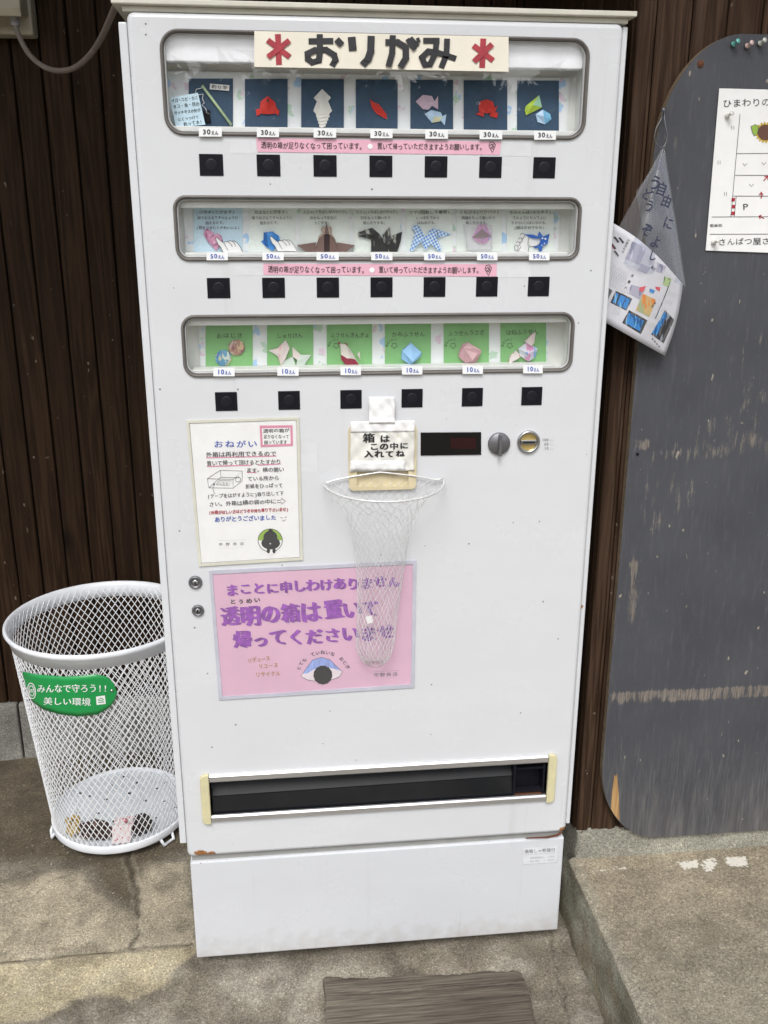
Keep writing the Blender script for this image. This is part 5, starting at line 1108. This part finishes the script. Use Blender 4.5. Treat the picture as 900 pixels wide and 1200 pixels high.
# things thrown in the basket
def crumple(name, c, size, m, label, cat, seed, sc=(1, 1, 1)):
    bm = bmesh.new(); bmesh.ops.create_icosphere(bm, subdivisions=3, radius=1.0)
    for v in bm.verts:
        n = noise.noise(v.co*1.6+Vector((seed, 0, 0)))*.5+noise.noise(v.co*4+Vector((0, seed, 0)))*.3; v.co = v.co*(1+n)*size; v.co.x *= sc[0]; v.co.y *= sc[1]; v.co.z *= sc[2]
    me = bpy.data.meshes.new(name); bm.to_mesh(me); bm.free(); me.materials.append(m); o = bpy.data.objects.new(name, me); COL.objects.link(o); o.location = c; return tag(o, label, cat)
p = atz(86, 967, .060); crumple('crumpled_wrapper', p, .022, mat_streak('yellow_brown_wrapper', (.42, .28, .06), [(.10, .05, .03), (.6, .55, .4)], 60), 'yellow brown crumpled wrapper at left inside the basket', 'wrapper', 3)
p = atz(113, 972, .062); crumple('dark_wrapper', p, .030, mat_streak('dark_brown_wrapper', (.035, .015, .010), [(.12, .06, .04)], 60), 'dark brown crumpled bag beside the carton in the basket', 'wrapper', 7, (1.2, .8, .8))
p = atz(101, 978, .052); crumple('crumpled_tissue', p, .013, mat('dirty_tissue', (.5, .5, .46), .8), 'pale crumpled tissue at the front of the basket', 'tissue', 11)
p = atz(165, 966, .062); crumple('black_wrapper', p, .024, mat('black_wrapper', (.02, .012, .010), .35), 'black crumpled wrapper right of the carton in the basket', 'wrapper', 15)
p = atz(142, 973, .066); r = thing('drink_carton', (p.x, p.y, .031), 'white and pink printed drink carton lying in the basket', 'carton')
b = MB(); b.slab([Vector((p.x-.022, p.y-.02, .040)), Vector((p.x+.022, p.y-.012, .036)), Vector((p.x+.026, p.y+.002, .078)), Vector((p.x-.020, p.y-.006, .082))], (0.004, .035, 0.004)); b.build('carton_body', mat_pattern('carton_print', (.74, .68, .68), [(.60, .06, .10), (.7, .35, .4)], 130, .35, .7), r, bevel=.002)
b = MB(); b.lathe([(0, 0), (.006, 0), (.006, .006), (0, .006)], (p.x+.012, p.y-.0, .092), n=12); b.build('cap', mat('pink_cap', (.6, .2, .25), .4), r)

# ================================================================== FLOOR PLANK
r0, r1 = atz(378, 1146, .018), atz(610, 1137, .018); yf = -0.36
b = MB(); ny, nx = 60, 90
def pl(u, v):
    e0 = r0.x; e1 = r1.x
    x = e0+(e1-e0)*u+(.004*math.sin(v*9) if u in (0, 1) else 0)+0; yb = r0.y+(r1.y-r0.y)*u+.003*math.sin(u*17)+fbm(u*3, 0, 4)*.012; y = yb+(yf-yb)*v
    z = 0.018+fbm(x*.6, y*9, 5, 4, 2.)*.004-0.003*math.exp(-((v-.12-.03*math.sin(u*3))/.02)**2)-0.0022*math.exp(-((v-.52-.05*math.sin(u*2.4))/.015)**2)
    ed = min(u, 1-u)*(e1-e0); z -= .0015*math.exp(-ed/.002); z -= .002*math.exp(-v*.3/.003)
    return (x, y, z)
b.grid(nx, ny, pl); per = [(i/nx, 0) for i in range(nx+1)]+[(1, j/ny) for j in range(1, ny+1)]+[(1-i/nx, 1) for i in range(1, nx+1)]+[(0, 1-j/ny) for j in range(1, ny)]
tp = [pl(*q) for q in per]; n = len(tp); b.add(tp+[(x, y, -.004) for x, y, z in tp], [(i, (i+1) % n, (i+1) % n+n, i+n) for i in range(n)])
tag(b.build('wooden_plank', mat_wood('weathered_plank', (0.040, 0.032, 0.026), (0.36, 0.31, 0.25), 30, 'x', .85, 1.0, False, 0.025), keep=True), 'weathered grey brown wooden plank lying on the floor before the machine', 'plank')

# small stones on the floor
b = MB(); rn = random.Random(8)
for k in range(150):
    x, y = rn.uniform(-.75, .8), rn.uniform(-.3, .88)
    if k < 60: x, y = rn.uniform(-.6, -.25), rn.uniform(.2, .5)
    if 0 < x < .8 and 0 < y < .8: continue
    s_ = rn.uniform(.0012, .0038); q = [Vector((rn.uniform(-1, 1), rn.uniform(-1, 1), rn.uniform(0, 1)))*s_ for _ in range(6)]
    b.add([Vector((x, y, -.003))+d for d in q], [(0, 1, 2), (0, 2, 3), (0, 3, 4), (0, 4, 1), (5, 1, 2), (5, 2, 3), (5, 3, 4), (5, 4, 1)])
tag(b.build('grit', mat('grit_stone', (.32, .30, .26), .9, var=.3, vs=5), keep=True), 'loose grit scattered on the concrete floor', 'grit', kind='stuff')

# ================================================================== BLACKBOARD
YB = 0.078
bo = thing('blackboard', (1.3, YB, 0.18), 'large worn dark grey board with rounded corners on the side wall', 'blackboard')
bx0, bx1, bz0, bz1 = 0.885, 1.80, 0.196, 1.832
def board_shape(n=14, off=0):
    out = []
    for cx, cz, sx_, sz_, a0, rx, rz in ((bx1, bz1, -1, -1, 0, .15, .2), (bx0, bz1, 1, -1, PI/2, .145, .205), (bx0, bz0, 1, 1, PI, .14, .2), (bx1, bz0, -1, 1, 1.5*PI, .15, .2)):
        for i in range(n+1):
            a_ = a0+PI/2*i/n; out.append((cx+sx_*rx+(rx-off)*math.cos(a_), cz+sz_*rz+(rz-off)*math.sin(a_)))
    return out
m, t, bs = newmat('slate_paint_board'); v = t.coords(); vz = t.coords((1, 1, .05)); vz2 = t.coords((1, 1, .16))
pe = t.attr('peel').outputs['Fac']; fd = t.attr('fade').outputs['Fac']
st1 = t.noise(vz, 260, 5, .7); st2 = t.noise(vz2, 95, 5, .75); n1 = t.noise(v, 5, 5)
c = t.mix(t.ramp(n1, .3, .7), (0.052, 0.054, 0.063), (0.074, 0.077, 0.088))
c = t.mix(t.math('MULTIPLY', t.ramp(st2, .52, .75), .45), c, (0.13, 0.13, 0.135))
k_ = t.math('ADD', t.math('MULTIPLY', pe, .62), t.math('MULTIPLY', t.math('SUBTRACT', st2, .5), 1.9))
c = t.mix(t.ramp(k_, .34, .52), c, t.mix(t.ramp(st1, .4, .6), (0.115, 0.098, 0.085), (0.23, 0.205, 0.18)))
k_ = t.math('ADD', t.math('MULTIPLY', fd, .55), t.math('MULTIPLY', t.math('SUBTRACT', st1, .5), 1.6))
c = t.mix(t.math('MULTIPLY', t.ramp(k_, .2, .85), .62), c, t.mix(t.ramp(t.noise(vz, 60, 4), .35, .65), (0.115, 0.10, 0.088), (0.25, 0.24, 0.225)))
spk = t.noise(t.coords((1, 1, .45)), 75, 2, .5)
c = t.mix(t.math('MULTIPLY', t.ramp(t.math('ADD', spk, t.math('MULTIPLY', n1, .25)), .835, .86), .8), c, (0.34, 0.30, 0.24))
t.link(c, bs.inputs['Base Color']); bs.inputs['Roughness'].default_value = .55; bs.inputs['Specular IOR Level'].default_value = .35
t.link(t.bump(t.math('ADD', st1, t.math('MULTIPLY', k_, .6)), .35, .002), bs.inputs['Normal']); m_board = m
# face grid trimmed to the rounded outline
nxg, nzg = 110, 200; shp = board_shape()
def edge_x(z):
    for cz, s_, rz in ((bz1, -1, .205), (bz0, 1, .2)):
        d = (cz-z)*(-s_)  # distance inwards
        d = abs(z-cz)
        if d < rz: f_ = 1-d/rz; return .145*(1-math.sqrt(max(0, 1-f_*f_)))
    return 0
V = []; PX = []
for j in range(nzg+1):
    z = bz0+(bz1-bz0)*(0.5-0.5*math.cos(PI*j/nzg)); ex = edge_x(z)
    for i in range(nxg+1):
        f_ = i/nxg; f_ = f_**1.25; x = bx0+ex+(bx1-bx0-2*ex)*f_; V.append((x, YB, z))
P = np.array([(x, z) for x, y, z in V])
def bpx(pts): return [(lambda q: (q.x, q.z))(at(a_, b_, YB)) for a_, b_ in pts]
N2 = np.array([fbm(x*1.2, z*.5, 7) for x, z in P]); Qp = P+np.stack([N2*.02, N2*.03], 1)
peel = np.zeros(len(P))
for poly, s_, w in (([(716, 809), (900, 801), (960, 800), (960, 815), (900, 818), (717, 824)], .85, .005), ([(760, 528), (900, 505), (900, 534), (762, 542)], .55, .014), ([(745, 560), (830, 552), (820, 600), (748, 636)], .40, .03), ([(738, 655), (751, 655), (744, 735), (733, 733)], .75, .01), ([(745, 515), (762, 515), (762, 530), (745, 528)], 1.0, .01), ([(800, 500), (900, 440), (900, 520), (790, 530)], .42, .06), ([(775, 150), (812, 150), (812, 180), (775, 178)], .35, .03), ([(850, 380), (900, 380), (900, 470), (850, 470)], .4, .08)):
    peel = np.maximum(peel, sm(sdpoly(Qp if w > .012 else P+(Qp-P)*.15, bpx(poly)), w)*s_)
fade = np.clip((0.53-P[:, 1]+N2*.16)/.36, 0, 1)*1.05+np.clip((.012-(P[:, 0]-bx0))/.012, 0, 1)*.5
b = MB(); b.v = V; nr = nxg+1; b.f = [(j*nr+i, j*nr+i+1, (j+1)*nr+i+1, (j+1)*nr+i) for j in range(nzg) for i in range(nxg)]; b.m = [0]*len(b.f); b.smooth = [False]*len(b.f)
o = b.build('board_face', m_board, bo, keep=True)
for nm_, arr in (('peel', peel), ('fade', fade)): fa = o.data.attributes.new(nm_, 'FLOAT', 'POINT'); fa.data.foreach_set('value', arr)
b = MB(); L = [(V[j*nr]) for j in range(nzg+1)]; R = [(V[j*nr+nxg]) for j in range(nzg, -1, -1)]; lp = L+R
b.loft([[(x, YB+.0001, z) for x, y, z in lp], [(x, YB+.016, z) for x, y, z in lp]], sm=False); b.build('board_edge', mat('worn_plywood_edge', (0.20, 0.145, 0.09), .8, var=.3, vs=80), bo, keep=True)
b = MB(); F = plane(YB-.0003); fill(b, F, [(720, 908), (722, 910), (723, 906), (725, 930), (726, 962), (720, 955), (716, 948), (717, 930), (719, 915)], 0, .0002); b.build('bare_chip', mat_wood('bare_wood', (.30, .17, .07), (.50, .32, .15), 10), bo, keep=True)
c_ = at(821, 75, YB); b = MB(); b.lathe([(.0065, 0), (.006, .0015), (0, .0022)], (c_.x, YB, c_.z), 'y', 16); b.build('nail_head', m_rust, bo)
c_ = at(747, 532, YB); b = MB(); b.lathe([(.003, 0), (.003, .0012), (0, .0014)], (c_.x, YB, c_.z), 'y', 12); b.build('nail_head', m_black, bo)
# push pins
def pin(px_, py_, col, label, y):
    c_ = at(px_, py_, y); b = MB(); b.lathe([(.0008, -.002), (.0008, .003), (.0048, .0032), (.0048, .0042), (.0030, .006), (.0026, .012), (.0042, .0145), (.0042, .0158), (0, .016)], (0, 0, 0), 'y', 16)
    me_v = b.v; ax = Vector((0.25, -1, .35)).normalized(); rot = Vector((0, -1, 0)).rotation_difference(ax); b.v = [tuple(rot @ Vector(v_)+c_) for v_ in me_v]
    return tag(b.build('push_pin', mat('pin_'+col[0], col[1], .2, coat=.5), keep=True), label, 'push pin', 'push pins in the blackboard')
teal = ('teal', (.12, .42, .38)); rose = ('rose', (.62, .45, .42)); clr = ('clear', (.52, .54, .50)); clw = ('milky', (.66, .66, .62))
pin(858, 53, teal, 'teal push pin at the top edge of the board', YB); pin(874, 55, rose, 'pale pink push pin next to the teal one', YB); pin(889, 52, clr, 'clear push pin right of the pink one', YB)
pin(851, 137, clw, 'milky push pin in the upper corner of the map', YB-.002); pin(835, 285, clw, 'milky push pin in the lower corner of the map', YB-.002)
# map sheet
r = thing('map_sheet', at(870, 296, YB-.003), 'white hand drawn map sheet pinned on the board', 'map')
F0 = plane(YB-.0030)
b = MB(); b.slab([F0(843, 103.5), F0(827, 293.5), F0(1010, 300), F0(1015, 108)], (0, .0008, 0)); b.build('sheet', m_paper, r, keep=True)
b = MB(); F = plane(YB-.0031); km = K(780, 40, 4.444)
write(b, 'ひまわりの花畑', F, km(296, 362), km(650, 352), 10.5, 0, .004, .04, 3)
for p in ([(388, 415), (340, 950)], [(370, 622), (900, 618)], [(362, 735), (900, 735)], [(352, 843), (900, 845)], [(240, 952), (900, 948)], [(230, 1042), (900, 1040)], [(368, 845), (358, 950)]): stroke(b, F, [km(*q) for q in p], .55)
for X, Y in ((345, 487), (356, 487), (273, 668), (284, 668), (306, 832), (317, 832)): stroke(b, F, [km(X, Y-10), km(X, Y+10)], .45)
for X, Y in ((413, 680), (511, 675), (447, 788), (560, 790)): stroke(b, F, [km(X-11, Y-8), km(X, Y+6), km(X+12, Y-8)], .5)
write(b, 'P', F, km(400, 900), km(435, 898), 10, 0, 0, 0, 3); write(b, '看板松', F, km(230, 998), km(296, 996), 4, 0, .012, .03)
write(b, 'さんぱつ屋さん', F, km(272, 1084), km(590, 1078), 9, 0, .002, .04, 3)
for Y in (862, 898, 933): fill(b, F, [km(345, Y-9), km(342, Y+9), km(360, Y+9), km(363, Y-9)], 1, .0006)
for p in ([(510, 765), (530, 742)], [(498, 856), (498, 828)], [(513, 960), (490, 948)]): stroke(b, F, [km(*q) for q in p], 1.2, 1)
for p in ([(488, 838), (498, 822), (508, 838)], [(515, 742), (533, 740), (532, 757)], [(500, 942), (487, 947), (493, 962)]): stroke(b, F, [km(*q) for q in p], 1.2, 1)
cx, cy = km(520, 512); fill(b, F, [(cx+(11.5+1.4*math.sin(t*18))*math.cos(t), cy+(11.5+1.4*math.sin(t*18))*math.sin(t)) for t in np.linspace(0, 2*PI, 80)[:-1]], 3, .0005); fill(b, F, circ(cx, cy, 9.3), 2, .0007)
fill(b, F, [km(*p) for p in ((445, 480), (468, 470), (485, 482), (478, 520), (462, 530), (452, 510))], 4, .0006); stroke(b, F, [km(*p) for p in ((445, 480), (468, 470), (485, 482), (478, 520), (462, 530), (452, 510))], .5, 0, .0008, True)
b.build('drawing', [m_ink, m_rink, mat('sunflower_brown', (.12, .05, .03), .6), mat('petal_yellow', (.55, .38, .05), .6), m_lime], r, keep=True)

# wire hook
wh = MB(); c_ = at(774, 158, YB-.012); tp_ = [(777, 129), (774.5, 140), (769, 150), (766.5, 160), (768.5, 168), (773, 173), (778, 172), (781, 166), (782, 157), (780, 148), (778.5, 138), (779, 129)]
wh.tube([at(x, y_, YB-.004-.010*min(1, max(0, (y_-129)/20))) for x, y_ in tp_], .0010, 8); wh.lathe([(.004, 0), (.004, .004), (0, .005)], at(777, 129, YB), 'y', 10)
tag(wh.build('wire_hook', m_dsteel), 'bent wire loop hook at the upper left edge of the board', 'hook')
# flyer bag
r = thing('flyer_bag', at(760, 415, .05), 'clear plastic bag with a photo flyer hanging from the wire hook', 'plastic bag')
def bl(Pts, u, v): (a_, b_, c_, d_) = Pts; x = (a_[0]*(1-u)+b_[0]*u)*(1-v)+(d_[0]*(1-u)+c_[0]*u)*v; y_ = (a_[1]*(1-u)+b_[1]*u)*(1-v)+(d_[1]*(1-u)+c_[1]*u)*v; return x, y_
FL = [(718, 261), (800, 333), (779, 417), (699, 372)]
def fly(u, v, off=0.0):
    x, y_ = bl(FL, u, v); y_ -= 11*math.sin(PI*u)*(1-v)*0.7; x += 3.5*math.sin(PI*v)*u
    return at(x, y_, 0.050-0.022*math.sin(PI*min(1, max(0, u)))-off)
b = MB(); b.grid(20, 14, lambda u, v: fly(u, v)); b.build('flyer', mat('flyer_paper', (.52, .52, .555), .6), r, keep=True, solid=.0005)
kf = K(700, 250, 7.056)
def inv(X, Y):   # photo position -> flyer (u, v)
    px_, py_ = kf(X, Y); u, v = .5, .5
    for _ in range(25):
        x, y_ = bl(FL, u, v); y_ -= 11*math.sin(PI*u)*(1-v)*0.7; x += 3.5*math.sin(PI*v)*u
        e0, e1 = px_-x, py_-y_
        ax_, ay_ = bl(FL, u+.01, v); bx_, by_ = bl(FL, u, v+.01); ox_, oy_ = bl(FL, u, v)
        J = np.array([[(ax_-ox_)/.01, (bx_-ox_)/.01], [(ay_-oy_)/.01, (by_-oy_)/.01]]); s_ = np.linalg.solve(J, [e0, e1]); u += s_[0]*.8; v += s_[1]*.8
    return u, v
fm = [mat_streak('photo_blue', (.04, .20, .50), [(.15, .40, .65), (.02, .08, .22)], 130), mat_streak('photo_dark', (.03, .03, .035), [(.25, .27, .32), (.1, .1, .1)], 130), mat_streak('photo_ochre', (.50, .34, .15), [(.60, .20, .05), (.3, .35, .2)], 110), mat_streak('photo_lilac', (.35, .34, .42), [(.55, .52, .6), (.2, .2, .28)], 120), mat('photo_red', (.55, .10, .12), .5), m_ink, m_lgrey, mat_streak('photo_green', (.35, .45, .22), [(.1, .15, .1)], 120), m_dsteel]
b = MB()
def ph(pts, mi, l=.0006):
    pts = [inv(*p) for p in pts]; a_, b2, c_, d_ = pts
    b.grid(3, 3, lambda u, v: fly(*bl(((a_), (b2), (c_), (d_)), u, v), l), mi)
for pts, mi in (([(150, 640), (290, 705), (240, 805), (108, 738)], 1), ([(158, 658), (275, 712), (235, 792), (125, 738)], 0), ([(262, 800), (415, 885), (360, 1000), (205, 905)], 1), ([(560, 800), (635, 880), (548, 1075), (445, 1000)], 1), ([(555, 815), (580, 845), (490, 1010), (450, 990)], 0), ([(375, 665), (485, 715), (430, 860), (318, 800)], 2), ([(290, 232), (410, 290), (345, 430), (230, 372)], 3), ([(360, 415), (440, 450), (410, 500), (330, 470)], 3), ([(480, 400), (570, 440), (545, 500), (470, 480)], 3), ([(285, 590), (400, 625), (350, 715), (245, 655)], 3), ([(555, 520), (615, 545), (590, 610), (540, 590)], 7), ([(72, 600), (125, 640), (72, 740), (60, 715)], 8)): ph(pts, mi)
ph([(262, 822), (385, 888), (350, 975), (232, 905)], 0, .0009); ph([(350, 612), (404, 600), (375, 655), (345, 635)], 4, .0009); ph([(480, 605), (522, 612), (515, 648), (485, 625)], 4, .0009); ph([(435, 620), (478, 640), (462, 665), (432, 650)], 0, .0009)
def fs_(s_, X0, Y0, X1, Y1, h, mi=5, bold=.01): 
    FF = lambda x, y_, l=0: fly(*inv((x-700)*7.056, (y_-250)*7.056), .0007+l)
    write(b, s_, FF, kf(X0, Y0), kf(X1, Y1), h/7.056, mi, bold, 0, 2, 0)
def seg(X0, Y0, X1, Y1, w, mi):
    dx, dy = X1-X0, Y1-Y0; L_ = math.hypot(dx, dy); nx_, ny_ = -dy/L_*w/2, dx/L_*w/2
    ph([(X0+nx_, Y0+ny_), (X1+nx_, Y1+ny_), (X1-nx_, Y1-ny_), (X0-nx_, Y0-ny_)], mi, .0007)
rn = random.Random(3)
for i in range(9):
    X, Y = 100+i*18, 395+i*12; n_ = 5
    for j in range(n_): seg(X-18*j/n_*1.2+2, Y+38*j, X-18*j/n_*1.2-12, Y+38*j+rn.uniform(18, 30), 6, 6)
for i in range(5):
    for j in range(5): seg(600-45*j+i*16, 640+70*j*.9+i*6, 585-45*j+i*16, 675+70*j*.9+i*6, 4, 6)
seg(590, 600, 480, 870, 7, 5)
fs_('工房だより', 262, 210, 205, 330, 22); fs_('竹細工', 300, 490, 225, 640, 22); fs_('作品', 480, 730, 450, 780, 22); fs_('見学自由', 520, 1110, 450, 1030, 16)
for j in range(5): seg(150+j*10, 760+j*5, 120+j*14, 830+j*4, 5, 6)
for X, Y in ((150, 215), (125, 270), (150, 330), (190, 220)):
    seg(X-10, Y-20, X+25, Y+25, 18, 1); seg(X-10, Y-5, X+10, Y+22, 6, 4 if Y == 270 else 6)
seg(450, 440, 478, 470, 26, 1)
b.build('flyer_print', fm, r, keep=True)
# clear cone of the bag
APX = (776.5, 174)
def bag(u, v):
    xl_, yl_ = 776+(706-776)*v*1.0, 174+(300-174)*v*1.0; xr_, yr_ = 778+(803-778)*v, 174+(335-174)*v
    x = xl_+(xr_-xl_)*u; y_ = yl_+(yr_-yl_)*u; return at(x, y_, 0.055-.030*math.sin(PI*u)*min(1, v*1.6)+.005*math.sin(u*11)*v)
m_bag = mat_glass('clear_bag_film', 1.6, (0.90, 0.92, 0.97), .10, haze=.09)
b = MB(); b.grid(20, 16, bag); b.build('bag_film', m_bag, r, keep=True)
b = MB(); b.grid(14, 14, lambda u, v: at(*((lambda q: (q[0]+6*u*(1-v)*0+0, q[1]))(bl([(745, 225), (778, 178), (801, 330), (760, 300)], u, v))), .046)); b.build('bag_fold', mat_glass('bag_fold_film', 1.4, (.80, .84, .93), .12, haze=.10), r, keep=True)
b = MB(); b.tube([bag(1, i/12)+Vector((0, -.001, 0)) for i in range(13)]+[fly(1.0, v, .001) for v in (.1, .4, .7, 1)], .0009, 6); b.build('bag_seam', m_clear, r)
b = MB()
BF = lambda x, y_, l=0: at(x, y_, .022-l)
for ch, x, y_, h, ro in (('う', 768, 215, 17, .3), ('自', 775, 222, 15, .35), ('由', 781, 236, 14, .35), ('に', 783, 262, 14, .3), ('ど', 758, 228, 13, .5), ('う', 761, 242, 14, .35), ('ぞ', 758, 270, 15, .35), ('よ', 768, 284, 14, .35), ('し', 765, 300, 11, .3)):
    dx, dy = math.cos(ro)*h/2.6, math.sin(ro)*h/2.6; write(b, ch, BF, (x-dx*1.15, y_-dy*1.15), (x+dx*1.15, y_+dy*1.15), h*1.15, 0, .02, 0, 3, 0)
b.build('marker_writing', mat('faded_marker', (.028, .032, .065), .5), r, keep=True)

# ================================================================== OUTLET BOX AND CABLE
YW = 0.888
r = thing('outlet_box', at(15, 42, YW-.03), 'beige weatherproof outlet box on the dark wall', 'outlet')
c0, c1 = at(-46, 41, .82), at(31, 41, .82); zt = 2.11; m_ob = mat('aged_beige_box', (0.40, 0.36, 0.27), .5, var=.08)
b = MB(); b.box(c0.x, c1.x+.01, .845, .899, c1.z+.004, zt); b.build('back_box', m_ob, r, bevel=.006)
zh = at(16, 14, .79).z
b = MB(); b.add([(x, y_, z) for x in (c0.x+.004, c1.x+.004) for y_, z in ((.846, zh+.0), (.775, zh-.012), (.770, zh+.004), (.80, zt-.004), (.846, zt-.004))], [(0, 1, 2, 3, 4), (9, 8, 7, 6, 5)]+[(i, i+5, (i+1) % 5+5, (i+1) % 5) for i in range(5)]); b.build('hood', m_ob, r, bevel=.003)
pp = at(17, 20, .815); b = MB(); b.lathe([(.010, 0), (.011, .01), (.010, .03), (.007, .036)], (pp.x, pp.y, pp.z-.018), 'z', 14); b.build('plug', mat('grey_plug', (.34, .34, .35), .5), r)
b = MB(); pth = [(17, 24, .815), (19, 33, .81), (24, 46, .80), (33, 62, .78), (45, 74, .75), (58, 81, .72), (72, 83, .68), (86, 80, .63), (99, 71, .57), (111, 57, .50), (121, 40, .42), (130, 20, .33), (136, 6, .25), (140, -4, .17)]
cr = [Vector(at(x, y_, d)) for x, y_, d in pth]; sp = []
for i in range(len(cr)-1):
    p0, p1, p2, p3 = cr[max(i-1, 0)], cr[i], cr[i+1], cr[min(i+2, len(cr)-1)]
    for j in range(5):
        t_ = j/5; sp.append(.5*((2*p1)+(p2-p0)*t_+(2*p0-5*p1+4*p2-p3)*t_*t_+(3*p1-p0-3*p2+p3)*t_**3))
b.tube(sp+[cr[-1]], .0060, 10); tag(b.build('power_cable', mat('dusty_grey_cable', (.21, .175, .15), .6, var=.15, vs=40)), 'drooping grey power cable from the outlet box to the machine top', 'cable')

bpy.data.objects.remove(_go); bpy.data.curves.remove(_gc)
